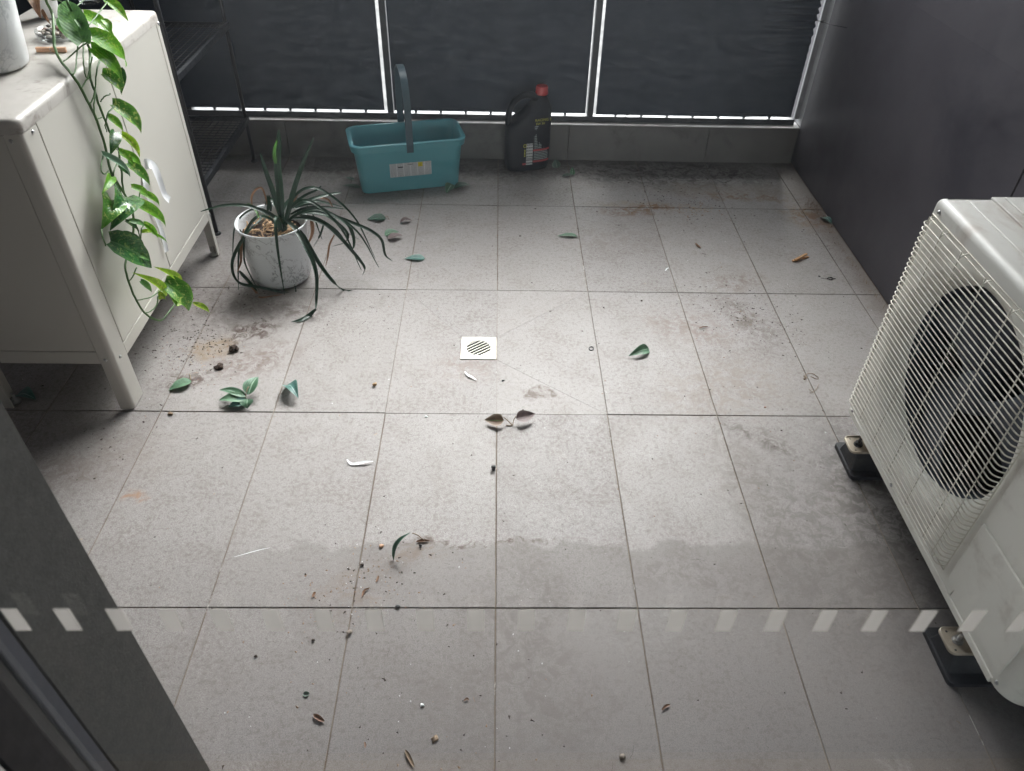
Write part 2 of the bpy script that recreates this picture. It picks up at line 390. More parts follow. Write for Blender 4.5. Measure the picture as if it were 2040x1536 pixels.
def marble(name, scale, amt, base=(.66, .67, .68), ink=(.12, .13, .14)):
    s = NB(name); v = s.obc(); n = s.noise(scale, 6, .62, v, .9); a = s.math('ABSOLUTE', s.math('SUBTRACT', n, .5))
    veins = s.ramp(a, .006, .030, 1, 0); veins = s.math('MULTIPLY', veins, s.ramp(s.noise(scale*.45, 3, .5, v), .44, .54))
    c = s.mix(s.math('MULTIPLY', s.ramp(s.noise(scale*.5, 4, .5, v), .4, .75), .22), base, tuple(x*.6 for x in base))
    c = s.mix(s.math('MULTIPLY', veins, amt), c, ink); s.set(Base_Color=c, Roughness=.28); return s.m
M['marble'] = marble('marbled_ceramic', 24, .6, (.66, .68, .70), (.10, .11, .115))
M['marble2'] = marble('soft_marbled_ceramic', 9, .45, (.74, .745, .76), (.35, .37, .40))
M['soil'] = pm('potting_soil', (.045, .028, .020), .95, 0, .5, 60, .9, 200)
M['straw'] = pm('dry_straw', (.42, .27, .15), .7, 0, .4, 50)
M['wood'] = pm('peg_wood', (.52, .27, .11), .6, 0, .2, 40, .2, 200)
M['woodpale'] = pm('worn_peg_wood', (.55, .33, .21), .6, 0, .2, 40, .2, 200)
M['strap'] = leaf_mat('strap_leaf', (.010, .036, .020), (.024, .065, .036), (.03, .075, .042), transl=.12, rough=.33)
M['straplit'] = leaf_mat('strap_leaf_lit', (.06, .17, .03), (.10, .26, .05), (.13, .30, .06), transl=.3)  # lit copy of the strap leaf: light put into a brighter green
M['dead'] = leaf_mat('dead_leaf', (.22, .115, .065), (.30, .18, .11), (.34, .20, .12), transl=.2, rough=.6)
M['pothos'] = leaf_mat('pothos_leaf', (.085, .26, .012), (.14, .36, .02), (.19, .42, .05), (.50, .58, .12), .35, transl=.42, rough=.3)
M['pothosv'] = leaf_mat('pothos_leaf_variegated', (.055, .19, .022), (.12, .30, .04), (.16, .32, .07), (.60, .64, .20), .55, transl=.3, rough=.3)
M['pothosd'] = leaf_mat('pothos_leaf_dark', (.022, .090, .022), (.05, .15, .04), (.07, .15, .06), (.20, .28, .08), .5, transl=.15, rough=.25)
M['pothosl'] = leaf_mat('pothos_leaf_back', (.07, .19, .05), (.11, .26, .08), (.15, .30, .11), (.16, .34, .05), .5, transl=.35, rough=.45)
M['pothosy'] = leaf_mat('pothos_leaf_yellow', (.20, .38, .012), (.30, .48, .03), (.28, .38, .08), (.60, .58, .12), .6, transl=.4, rough=.3)
M['stem'] = pm('pothos_stem', (.060, .135, .035), .45, 0, .4, 30)
M['fl_dark'] = leaf_mat('fallen_leaf_green', (.016, .062, .038), (.035, .10, .06), (.26, .38, .29), transl=.1, rough=.4)
M['fl_teal'] = leaf_mat('fallen_leaf_teal', (.030, .115, .098), (.10, .22, .18), (.28, .44, .40), transl=.1, rough=.4)
M['fl_pale'] = leaf_mat('fallen_leaf_underside', (.12, .235, .145), (.17, .29, .18), (.10, .17, .09), transl=.15, rough=.5)
M['fl_mid'] = leaf_mat('fallen_leaf_mid', (.050, .140, .070), (.14, .26, .17), (.40, .55, .42), transl=.12, rough=.45)
M['fl_purp'] = leaf_mat('fallen_leaf_purple', (.13, .085, .085), (.24, .19, .18), (.30, .26, .24), transl=.1, rough=.5)
M['fl_red'] = leaf_mat('fallen_leaf_reddish', (.15, .085, .060), (.38, .30, .24), (.16, .26, .09), transl=.1, rough=.5)
M['fl_dim'] = leaf_mat('fallen_leaf_dusty', (.10, .15, .12), (.17, .22, .18), (.22, .28, .22), transl=.1, rough=.6)
M['twig'] = pm('dry_stalk', (.24, .17, .11), .7, 0, .3, 60)
M['glass'] = glass_mat('door_glass', 1.58)
M['jar'] = glass_mat('jar_glass', 1.45, (.93, .95, .95))
M['frost'] = None
s = NB('frosted_marking'); tr = s.n('ShaderNodeBsdfTransparent'); tr.inputs[0].default_value = (.9, .9, .88, 1); mx = s.n('ShaderNodeMixShader')
s.set(Base_Color=(.52, .495, .475), Roughness=.7); s2 = s.n('ShaderNodeBsdfTranslucent'); s2.inputs[0].default_value = (.64, .61, .585, 1)
ma = s.n('ShaderNodeMixShader'); ma.inputs[0].default_value = .6; s.l(s.b.outputs[0], ma.inputs[1]); s.l(s2.outputs[0], ma.inputs[2])
mx.inputs[0].default_value = .62; s.l(tr.outputs[0], mx.inputs[1]); s.l(ma.outputs[0], mx.inputs[2]); s.l(mx.outputs[0], s.o.inputs[0]); M['frost'] = s.m
M['frameA'] = pm('door_frame_grey', (.085, .088, .105), .45, .2, .1, 20)
M['frameB'] = pm('door_frame_inner', (.012, .012, .015), .45, .1, .1, 20)
M['roomwall'] = pm('room_wall_paint', (.10, .105, .115), .8, 0, .05, 4)
M['plaster'] = pm('white_plaster', (.62, .61, .59), .8, 0, .04, 4)
M['intfloor'] = pm('room_floor_boards', (.09, .105, .13), .5, 0, .12, 3)
M['concrete'] = pm('concrete', (.40, .39, .37), .85, 0, .12, 2, .2, 60)
M['ceil'] = pm('white_ceiling_paint', (.62, .61, .60), .85, 0, .04, 3)
M['sump_shade'] = pm('drain_shade', (.006, .006, .006), 1.0, spec=.0)
M['ground'] = pm('street_ground', (.055, .056, .056), .9, 0, .15, .3)
M['pebble'] = pm('pebble_stone', (.30, .25, .21), .7, 0, .4, 40)
M['ribbon'] = pm('white_ribbon', (.86, .87, .90), .5, 0, .03, 30)
M['feather'] = pm('white_feather', (.78, .79, .80), .6)
M['leg'] = pm('rack_black_steel', (.014, .015, .018), .4, .2)
M['rackgrey'] = pm('rack_mesh_steel', (.016, .018, .023), .5, .2, .2, 20)
M['terra'] = pm('terracotta', (.30, .15, .11), .7)

# ------------------------------------------------------------------ the setting
WX, KY, FY = 1.285, 1.634, -.985         # right wall face, kerb face, facade face
LX = -1.95
def struct(name, bm, mat, **k): return tag(obj(name, bm, mat, **k), kind='structure')
gm = bmesh.new(); box(gm, -900, 900, -900, 900, -14.2, -14)
struct('ground', gm, M['ground'])
fl = struct('balcony_floor', B(LX-.3, WX+.3, FY-.45, KY+.12, -.22, -.0022), M['grout'])
ceil = struct('ceiling', B(LX-.3, WX+.3, FY-.45, KY+.10, 2.50, 2.72), M['ceil'])

# floor tiles: 30 x 60 cm, two of them cut towards the drain
J = .0013
def inset(poly, d):
    n = len(poly); out = []
    area = sum(poly[i][0]*poly[(i+1) % n][1]-poly[(i+1) % n][0]*poly[i][1] for i in range(n)); sg = 1 if area > 0 else -1
    for i in range(n):
        p0, p1, p2 = Vector(poly[i-1]), Vector(poly[i]), Vector(poly[(i+1) % n])
        e1 = (p1-p0).normalized(); e2 = (p2-p1).normalized()
        n1 = Vector((-e1.y, e1.x))*sg; n2 = Vector((-e2.y, e2.x))*sg
        b = (n1+n2); b = b/max(b.dot(n1), .35); out.append(tuple(p1+b*d))
    return out
def tile(poly, dz=0.0, j=J):
    bm = bmesh.new(); prism(bm, inset(poly, j), -.010, dz, .0009 if j == J else 0)
    c = Vector((sum(p[0] for p in poly)/len(poly), sum(p[1] for p in poly)/len(poly), 0))
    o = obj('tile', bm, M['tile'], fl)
rnd = random.Random(3)
ys = [FY, -.6, 0, .6, 1.2, KY-.002]
for k in range(-7, 5):
    x0, x1 = max(k*.3, LX), min(k*.3+.3, WX)
    for r in range(5):
        if r == 2 and k in (-1, 0): continue
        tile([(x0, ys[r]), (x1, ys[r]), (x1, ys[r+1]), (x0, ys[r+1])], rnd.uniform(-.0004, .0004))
DX0, DX1, DY0, DY1 = -.109, -.001, .232, .343
cut = .00035
for poly in ([(-.3, .6), (DX0, DY1), (DX1, DY1), (0, .6)], [(-.3, 0), (0, 0), (0, DY0), (DX0, DY0), (DX0, DY1), (-.3, .6)],
             [(0, .6), (0, DY1), (.3, .6)], [(0, DY1), (0, DY0), (.3, 0), (.3, .6)], [(0, DY0), (0, 0), (.3, 0)]):
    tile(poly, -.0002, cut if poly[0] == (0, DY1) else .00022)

# kerb
kb = thing('kerb_wall', 'low grey stone kerb under the dark railing screens', 'kerb', (0, KY, 0))
bm = bmesh.new(); x = LX
xs = [LX, -1.5, -.9, -.3, .3, .9, WX]
for a, b in zip(xs, xs[1:]): obj('facing_stone', B(a+.001, b-.001, 0, .066, -.02, .152, bev=.0015, seg=1), M['kerb'], kb)
obj('coping', B(LX, WX, .0, .068, .1522, .156, bev=.001, seg=1), M['coping'], kb)
# right wall: dark cladding panels
rw = thing('side_wall', 'dark grey clad side wall at the right of the balcony', 'wall', (WX, 0, 0))
for a, b in ((-1.1, .2285), (.2345, 1.80)):
    obj('cladding_panel', B(.0, .012, a, b, .001, 2.5, bev=.001, seg=1), M['wallp'], rw)
obj('wall_core', B(.012, .25, -1.42, 1.80, -.02, 2.5), M['seam'], rw)
lw = thing('side_wall', 'dark grey side wall behind the beige cabinet', 'wall', (LX, 0, 0))
obj('wall_core', B(-.25, 0, -1.42, 1.80, -.02, 2.5), M['wallp'], lw)
obj('sky_block_panel', B(.001, 1.00, 1.70, 1.78, 1.20, 2.5), M['wallp'], lw)  # unseen panel added to keep sky light off the left floor
# facade with the door opening
fx = -.446
fw_ = thing('facade_wall', 'dark grey textured house wall beside the glass door at lower left', 'wall', (0, FY, 0))
YG = CAM.y+.319                       # glass plane
o0, o1 = FY-.36+.02, FY-.16
yA1 = CAM.y+.380
obj('wall_render', B(LX, fx, yA1-FY+.001, 0, -.02, 2.5, bev=.002, seg=1), M['facade'], fw_)
obj('wall_render', B(1.12, WX, yA1-FY+.001, 0, -.02, 2.5), M['facade'], fw_)
obj('lintel', B(fx+.0005, 1.1195, yA1-FY+.001, 0, 2.25, 2.5), M['facade'], fw_)
iw = thing('room_wall', 'white plastered inner wall beside the glass door', 'wall', (0, CAM.y+.296, 0))
obj('wall_plaster', B(-3.0, fx-.001, -.012, -.001, -.02, 2.5), M['plaster'], iw)
obj('wall_plaster', B(1.12, 3.0, -.12, -.001, -.02, 2.5), M['plaster'], iw)
obj('wall_plaster', B(fx, 1.119, -.12, -.001, 2.25, 2.5), M['plaster'], iw)
YR = CAM.y+.17
rm = thing('room_shell', 'white painted room behind the glass door', 'room', (0, YR, 0))
for a in ((-3.2, -3.0, -7.4, .06, -.02, 2.5), (3.0, 3.2, -7.4, .06, -.02, 2.5), (-3.2, 3.2, -7.6, -7.4, -.02, .5), (-3.2, 3.2, -7.6, -7.4, 2.3, 2.5), (-3.2, 3.2, -7.6, .006, 2.5, 2.7)):
    obj('wall_plaster', B(*a), M['roomwall'], rm)
struct('room_floor', B(-3.2, 3.2, YR-7.6, YR-.001, -.2, -.004), M['intfloor'])
struct('threshold_slab', B(-3.2, 3.2, YR, FY-.451, -.2, -.004), M['intfloor'])

# glass door: frame, pane, safety marks
gd = thing('glass_door', 'clear glass balcony door with a row of frosted safety marks in a dark frame', 'door', (0, CAM.y, 0))
obj('outer_stile', B(fx-.10, fx, .3605, .380, 0, 2.25, bev=.001, seg=1), M['frameA'], gd)
obj('gasket', B(fx-.10, fx-.004, .346, .3602, 0, 2.25), M['black'], gd)
obj('inner_stile', B(fx-.10, fx, .297, .3458, 0, 2.25, bev=.002, seg=1), M['frameB'], gd)
obj('stile', B(1.06, 1.12, .297, .380, 0, 2.25, bev=.002, seg=1), M['frameB'], gd)
obj('top_rail', B(fx+.001, 1.059, .297, .380, 2.19, 2.25), M['frameB'], gd)
obj('bottom_rail', B(fx+.001, 1.059, .297, .380, 0, .06), M['frameB'], gd)
pane = obj('pane', B(fx-.003, 1.062, .320, .3262, .058, 2.192), M['glass'], gd)
k = 0
for i in range(-9, 24):
    x = -.3665+i*.03858+.0015
    if x < fx+.01 or x > 1.04: continue
    obj('safety_mark', B(x-.0062, x+.0062, .3192, .3196, .856, .8855), M['frost'], pane)

# railing
rl = thing('balcony_railing', 'dark steel balcony railing that carries the fabric screens', 'railing', (0, 1.664, 0))
obj('bottom_rail', B(LX, WX-.02, 0, .034, .1565, .1805, bev=.002), M['rail'], rl)
obj('top_rail', B(LX, WX-.02, -.005, .045, 1.15, 1.19, bev=.004), M['rail'], rl)
pxs = [-1.30, -.455, .388, 1.268]
for x in pxs[:3]: obj('post', B(x-.0125, x+.0125, .004, .040, .1808, 1.1495, bev=.001, seg=1), M['rail'], rl)
obj('post', B(1.262, 1.282, .006, .020, .1808, 1.1495, bev=.001, seg=1), M['railmetal'], rl)
obj('post', B(1.284, 1.2865, -.03, .03, .160, 1.1495), M['railmetal'], rl)
bal = None
x = -1.30
step = .1055
for a, b in zip([-2.145]+pxs, pxs):
    n = 8; st = (b-a)/n
    for i in range(1, n):
        xx = a+st*i
        if xx < LX+.01: continue
        if bal is None:
            bal = obj('baluster', B(-.0045, .0045, .010, .022, .1808, 1.1495), M['rail'], rl); bal.location = (xx, 0, 0)
        else:
            c = bal.copy(); COL.objects.link(c); c.parent = rl; c.location = (xx, 0, 0)

# privacy screens in front of the balusters
def screen(x0, x1, label, wavy=False, z0=.192, z1=1.148):
    t = thing('privacy_screen', label, 'screen', ((x0+x1)/2, 1.668, z0))
    bm = bmesh.new(); nx, nz = 110, 170; hw = (x1-x0)/2; rows = []
    for j in range(nz+1):
        z = (z1-z0)*j/nz; row = []
        for i in range(nx+1):
            u = i/nx; xx = -hw+2*hw*u
            y = .0006*noise.noise(Vector((xx*2.2, z*1.1, x0)))
            if wavy:
                e = min(1, max(0, (u-.74)/.12))*min(1, max(.15, (z-.12)*5)); y += .011*e*math.sin(z*225+math.sin(z*31)*1.2)*(.6+.4*math.sin(z*19))*min(1, max(0, (z-.06)*6))
                if i == nx: xx += .004*math.sin(z*74)+.006*noise.noise(Vector((z*9, 1, 2)))-.014+.05*min(0, z-.0)
                if j == 0: z = -.004+.014*e
            row.append(bm.verts.new((xx, y-.001, z)))
        rows.append(row)
    for a, b in zip(rows, rows[1:]):
        for i in range(nx):
            bm.faces.new((a[i], a[i+1], b[i+1], b[i])).smooth = True
    o = obj('fabric', bm, M['fabric'], t, smooth=True)
    md = o.modifiers.new('thick', 'SOLIDIFY'); md.thickness = .0018; md.offset = 0
    hem = bmesh.new(); box(hem, -hw+.002, hw-.03, -.0052, -.0032, .001, .012); obj('hem', hem, M['fabric'], t)
    return t
screen(-1.936, -1.325, 'dark fabric railing screen mostly hidden behind the beige cabinet')
screen(-1.318, -.4800, 'dark fabric railing screen behind the rack and spiky plant')
screen(-.4380, .3665, 'dark fabric railing screen behind the teal bucket and oil jug')
screen(.4115, 1.252, 'dark fabric railing screen with a wrinkled wavy edge beside the right wall', wavy=True)
# cable tie at the wall end
ct = thing('cable_tie', 'black cable tie sticking out beside the wrinkled screen edge', 'cable tie', (1.262, 1.655, .575))
bm = bmesh.new(); tube(bm, [(-.03, .0, .002), (0, -.006, 0), (.010, -.06, .004), (.018, -.20, .030)], .0016, 6); obj('strap', bm, M['black'], ct, True)
obj('head', B(-.006, .006, -.008, 0, -.004, .004, bev=.001), M['black'], ct)
st = bmesh.new(); tube(st, [aY(1236, 240, 1.640), aY(1252, 228, 1.655), aY(1262, 226, 1.672)], .0016, 6)
tag(obj('cable_tie', st, M['black'], None, True), 'short black cable tie end poking over the bottom rail', 'cable tie')

# ------------------------------------------------------------------ beige metal cabinet
CXR, CXL, CY0, CY1, CZ = -.970, -1.322, .003, .822, .785
cb = thing('metal_cabinet', 'beige metal cabinet with two doors and plants on its dusty top', 'cabinet', (0, 0, 0))
body = bmesh.new(); box(body, CXL+.012, CXR-.006, CY0+.006, CY1-.008, .165, CZ-.02, bev=.002)
obj('carcass', body, M['beige'], cb)
top = bmesh.new(); prism(top, rrect(CXL, CXR, CY0, CY1, (.012, .022, .012, .012)), CZ-.030, CZ)
bmesh.ops.remove_doubles(top, verts=top.verts[:], dist=1e-6)
ed = [e for e in top.edges if all(abs(v.co.z-CZ) < 1e-6 for v in e.verts)]
bmesh.ops.bevel(top, geom=ed, offset=.012, segments=4, profile=.5, affect='EDGES')
obj('top_panel', top, M['beigetop'], cb, autosm=40)
def leg(x, y, sx, sy, w1=.062, w2=.034):
    """angle-profile leg, outer corner at x, y; sx, sy point inward"""
    bm = bmesh.new(); t = .004; rr = .013; pr = []
    for k in range(6):
        a = R(90*k/5); pr.append((rr-rr*math.cos(a), rr-rr*math.sin(a)))
    outer = [(0, w1)]+pr+[(w2, 0)]; inner = [(w2, t), (rr, t), (t, rr), (t, w1)]
    poly = [(x+sx*p[0], y+sy*p[1]) for p in outer+inner]
    zt = CZ-.031 if True else 0
    vs0 = [bm.verts.new((p[0], p[1], 0.004)) for p in poly]; vs1 = [bm.verts.new((p[0], p[1], zt)) for p in poly]
    # narrow the foot a little
    n = len(poly)
    for i in range(n): bm.faces.new((vs0[i], vs0[(i+1) % n], vs1[(i+1) % n], vs1[i]))
    bmesh.ops.triangle_fill(bm, edges=[e for e in bm.edges if e.verts[0] in vs0 and e.verts[1] in vs0], use_beauty=True)
    return obj('leg', bm, M['beige'], cb, autosm=35)
lg = [leg(CXR, CY0, -1, 1, .064, .036), leg(CXR, CY1, -1, -1, .030, .036), leg(CXL, CY0, 1, 1), leg(CXL, CY1, 1, -1)]
for x, y, L in ((CXR-.02, CY1-.018, lg[1]), (CXL+.025, CY0+.03, lg[2]), (CXL+.02, CY1-.02, lg[3]), (CXR-.018, CY0+.02, lg[0])):
    fb = bmesh.new(); lathe(fb, [(0, .0), (.012, 0), (.0135, .004), (.010, .008), (.004, .010), (.004, .03), (0, .03)], 20, (x, y, 0)); obj('levelling_foot', fb, M['screw'], L, True)
xf = CXR-.0055
YS = .437
for a, b in ((CY0+.069, YS-.002), (YS+.002, CY1-.032)):
    d = obj('door', B(xf, CXR-.0005, a, b, .178, .7545, bev=.0012, seg=1), M['beige'], cb)
obj('top_rail', B(xf, CXR-.0002, CY0+.066, CY1-.031, .757, CZ-.0305, bev=.001, seg=1), M['beige'], cb)
obj('bottom_rail', B(xf, CXR-.0002, CY0+.066, CY1-.031, .140, .1755, bev=.001, seg=1), M['beige'], cb)
obj('door_gap', B(xf-.001, xf+.0005, CY0+.067, CY1-.032, .1756, .757), M['seam'], cb)
obj('end_panel', B(CXL+.064, CXR-.038, CY0+.0015, CY0+.0055, .198, CZ-.032, bev=.001, seg=1), M['beige'], cb)
obj('end_rail', B(CXL+.064, CXR-.038, CY0+.001, CY0+.0055, .158, .196, bev=.001, seg=1), M['beige'], cb)
sc = bmesh.new()
M90x = Matrix.Rotation(R(90), 4, 'Y')
def screw(x, y, z, axis, par, r=.0045):
    bm = bmesh.new(); lathe(bm, [(0, .0028), (r*.6, .0026), (r, .001), (r*1.15, -.0005), (0, -.0005)], 14)
    box(bm, -r*.7, r*.7, -.0006, .0006, .0024, .0032)
    rot = Matrix.Rotation(R(90), 4, 'Y') if axis == 'x' else (Matrix.Rotation(R(-90), 4, 'Y') if axis == '-x' else (Matrix.Rotation(R(90), 4, 'X') if axis == '-y' else Matrix.Identity(4)))
    bmesh.ops.transform(bm, matrix=Matrix.Translation((x, y, z)) @ rot, verts=bm.verts[:])
    return obj('screw', bm, M['screw'], par, True)
screw(CXR+.0003, CY0+.043, .745, 'x', cb); screw(CXR+.0003, CY1-.014, .752, 'x', cb)
screw(CXR+.0003, CY0+.030, .160, 'x', cb); screw(CXR+.0003, CY1-.013, .155, 'x', cb)
screw(CXR-.024, CY0-.0003, .742, '-y', cb); screw(CXR-.022, CY0-.0003, .172, '-y', cb)
# white ribbon through the door gap
rb = thing('white_ribbon', 'white ribbon tied through the gap between the cabinet doors', 'ribbon', (0, 0, 0))
uvl = None
def rib(pts, wd, nm='tail'):
    bm = bmesh.new(); uv = bm.loops.layers.uv.new('UVMap'); ribbon(bm, crom(pts, 5), lambda t: wd*(1-.15*t), up=Vector((.9, -.22, .38)), fold=.10, uv=uv)
    return obj(nm, bm, M['ribbon'], rb)
rib([aX(287, 328, -.972), aX(296, 326, -.962), aX(306, 332, -.955), aX(315, 352, -.95), aX(322, 372, -.95), aX(328, 388, -.95), aX(338, 399, -.945)], .027)
rib([aX(288, 345, -.966), aX(290, 365, -.963), aX(296, 390, -.964), aX(306, 420, -.964), aX(318, 450, -.963), aX(326, 475, -.962), aX(332, 502, -.962)], .020)

# ------------------------------------------------------------------ outdoor unit
AX, AX1, AY0, AY1, AZ0, AZ1 = .905, 1.195, -.862, -.078, .098, .690
FCY, FCZ, FR = -.348, .392, .226
ac = thing('air_conditioner', 'cream outdoor air conditioning unit with a wire guarded fan', 'air conditioner', (0, 0, 0))
# fan panel: flat sheet with a round opening
bm = bmesh.new(); n = 96
y0, y1, z0, z1 = -.640, AY1+.004, AZ0+.004, .657
ring = []; rim = []; lip = []; back = []
for k in range(n):
    a = 2*math.pi*k/n; c, s_ = math.cos(a), math.sin(a)
    tt = min(((y1-FCY)/c if c > 1e-6 else 1e9), ((y0-FCY)/c if c < -1e-6 else 1e9), ((z1-FCZ)/s_ if s_ > 1e-6 else 1e9), ((z0-FCZ)/s_ if s_ < -1e-6 else 1e9))
    rim.append(bm.verts.new((AX, FCY+c*tt, FCZ+s_*tt)))
    ring.append(bm.verts.new((AX+.001, FCY+c*(FR+.024), FCZ+s_*(FR+.024))))
    lip.append(bm.verts.new((AX+.009, FCY+c*(FR+.006), FCZ+s_*(FR+.006)))); back.append(bm.verts.new((AX+.045, FCY+c*(FR-.010), FCZ+s_*(FR-.010))))
for k in range(n):
    q = (k+1) % n
    for a, b in ((rim, ring), (ring, lip), (lip, back)):
        bm.faces.new((a[k], a[q], b[q], b[k])).smooth = (a is not rim)
obj('fan_panel', bm, M['acw'], ac)
dk = bmesh.new(); lathe(dk, [(FR-.010, .0), (FR-.012, .07), (FR+.01, .10)], 96)
bmesh.ops.transform(dk, matrix=Matrix.Translation((AX+.045, FCY, FCZ)) @ Matrix.Rotation(R(90), 4, 'Y'), verts=dk.verts[:])
obj('fan_shroud', dk, M['fan'], ac, True)
obj('coil', B(AX+.20, AX+.215, -.66, AY1-.02, AZ0+.02, .63), M['coil'], ac)
# casing: side shells round the rest
cs = bmesh.new()
outl = [(AX, -.6405)]+[(AX+.045-.045*math.cos(R(90*k/8)), AY0+.045-.045*math.sin(R(90*k/8))) for k in range(9)]+[(AX1, AY0), (AX1, AY1), (AX+.008, AY1), (AX+.003, AY1+.0), (AX, AY1+.004)]
outl[-1] = (AX, AY1-.0); outl = outl[:-2]+[(AX, AY1)]
outl = [(AX, -.6405)]+[(AX+.045-.045*math.cos(R(90*k/8)), AY0+.045-.045*math.sin(R(90*k/8))) for k in range(9)]+[(AX1, AY0), (AX1, AY1), (AX+.001, AY1)]
a_ = [cs.verts.new((x, y, AZ0)) for x, y in outl]; b_ = [cs.verts.new((x, y, .658)) for x, y in outl]
for i in range(len(outl)-1): cs.faces.new((a_[i], a_[i+1], b_[i+1], b_[i]))
cs.faces.new(a_+[cs.verts.new((AX, AY1, AZ0))])
obj('casing', cs, M['acw'], ac, autosm=40)
tp = bmesh.new(); prism(tp, rrect(AX-.0025, AX1+.002, AY0-.0025, AY1+.003, (.047, .02, .012, .012), 8), .652, AZ1)
bmesh.ops.remove_doubles(tp, verts=tp.verts[:], dist=1e-6)
ed = [e for e in tp.edges if all(abs(v.co.z-AZ1) < 1e-6 for v in e.verts)]
bmesh.ops.bevel(tp, geom=ed, offset=.016, segments=5, profile=.5, affect='EDGES')
lid = obj('top_cover', tp, M['actop'], ac, autosm=40)
for (xa, xb, ya, yb, h) in ((AX+.050, AX+.098, AY0+.05, AY1-.025, .0022), (AX+.104, AX1-.03, AY0+.05, AY1-.006, .0042)):
    obj('raised_panel', B(xa, xb, ya, yb, AZ1-.002, AZ1+h, bev=.0018), M['actop'], lid)
for xx in (AX+.130, AX+.165, AX+.200): obj('rib', B(xx-.003, xx+.003, AY1-.085, AY1-.012, AZ1+.003, AZ1+.0075, bev=.0018), M['actop'], lid)
# front service side: two pressed panels
for za, zb in ((.128, .300), (.308, .646)): obj('pressed_panel', B(AX-.0032, AX+.002, -.818, -.612, za, zb, bev=.003, seg=3), M['acw'], ac)
obj('base_flange', B(AX-.003, AX+.004, AY0+.05, AY1-.004, AZ0-.006, AZ0+.010, bev=.001, seg=1), M['acw'], ac)
for y, z in ((-.105, .668), (-.832, .668), (-.100, .112), (-.350, .112), (-.826, .116)): screw(AX-.004, y, z, '-x', ac, .0042)
# fan
hub = bmesh.new(); lathe(hub, [(0, .03), (.03, .028), (.045, .018), (.048, 0), (.048, -.05), (0, -.05)], 32)
TF = Matrix.Translation((AX+.075, FCY, FCZ)) @ Matrix.Rotation(R(-90), 4, 'Y')
bmesh.ops.transform(hub, matrix=TF, verts=hub.verts[:])
fan = obj('fan_hub', hub, M['fan'], ac, True)
for q in range(3):
    bl = bmesh.new(); rows = []
    for i in range(9):
        r = .040+(FR-.060)*i/8; row = []
        for j in range(9):
            t = j/8; a = R(120*q+20)+(t-.5)*R(86)*(.75+.25*i/8)+R(14)*i/8; row.append(bl.verts.new((r*math.cos(a), r*math.sin(a), -.040+.060*t+.012*math.sin(math.pi*t))))
        rows.append(row)
    for a, b in zip(rows, rows[1:]):
        for j in range(8): bl.faces.new((a[j], a[j+1], b[j+1], b[j]))
    bmesh.ops.transform(bl, matrix=TF, verts=bl.verts[:]); o = obj('fan_blade', bl, M['fan'], fan, True)
    md = o.modifiers.new('t', 'SOLIDIFY'); md.thickness = .003
# wire guard: one object per wire
GX = AX-.021
gy0, gy1, gz0, gz1 = -.592, -.090, .146, .640
g = bmesh.new(); tube(g, [(AX-.004, y, z) for y, z in [(gy0-.004, gz0-.012), (gy1+.003, gz0-.012), (gy1+.003, gz1+.016), (gy0-.004, gz1+.016), (gy0-.004, gz0-.012)]], .0014, 6)
guard = obj('wire_guard', g, M['wire'], ac, True)
hw = bmesh.new(); L = gy1-gy0
tube(hw, crom([(.018, -.004, 0), (.010, -.002, 0), (.002, .004, 0), (0, .016, 0), (0, .05, 0), (0, L-.05, 0), (0, L-.016, 0), (.002, L-.004, 0), (.010, L+.001, 0), (.018, L+.003, 0)], 3), .00145, 6)
w0 = obj('wire', hw, M['wire'], guard, True); nw = 41
w0.location = (GX, gy0, gz0)
for i in range(1, nw):
    c = w0.copy(); COL.objects.link(c); c.parent = guard; c.location = (GX+random.uniform(-.0005, .0005), gy0, gz0+(gz1-gz0)*i/(nw-1)+random.uniform(-.0004, .0004))
for zz in (gz1+.010,):
    c = w0.copy(); COL.objects.link(c); c.parent = guard; c.location = (GX+.010, gy0, zz)
vw_ = bmesh.new(); H = gz1-gz0
tube(vw_, crom([(.018, 0, -.012), (.008, 0, -.010), (.0026, 0, 0), (.0026, 0, .04), (.0026, 0, H-.02), (.0026, 0, H+.001), (.008, 0, H+.010), (.018, 0, H+.014)], 3), .0013, 6)
v0 = obj('upright_wire', vw_, M['wire'], guard, True); v0.location = (GX, -.104, gz0)
for y in (-.163, -.245, -.338, -.432, -.522, -.563):
    c = v0.copy(); COL.objects.link(c); c.parent = guard; c.location = (GX, y, gz0)
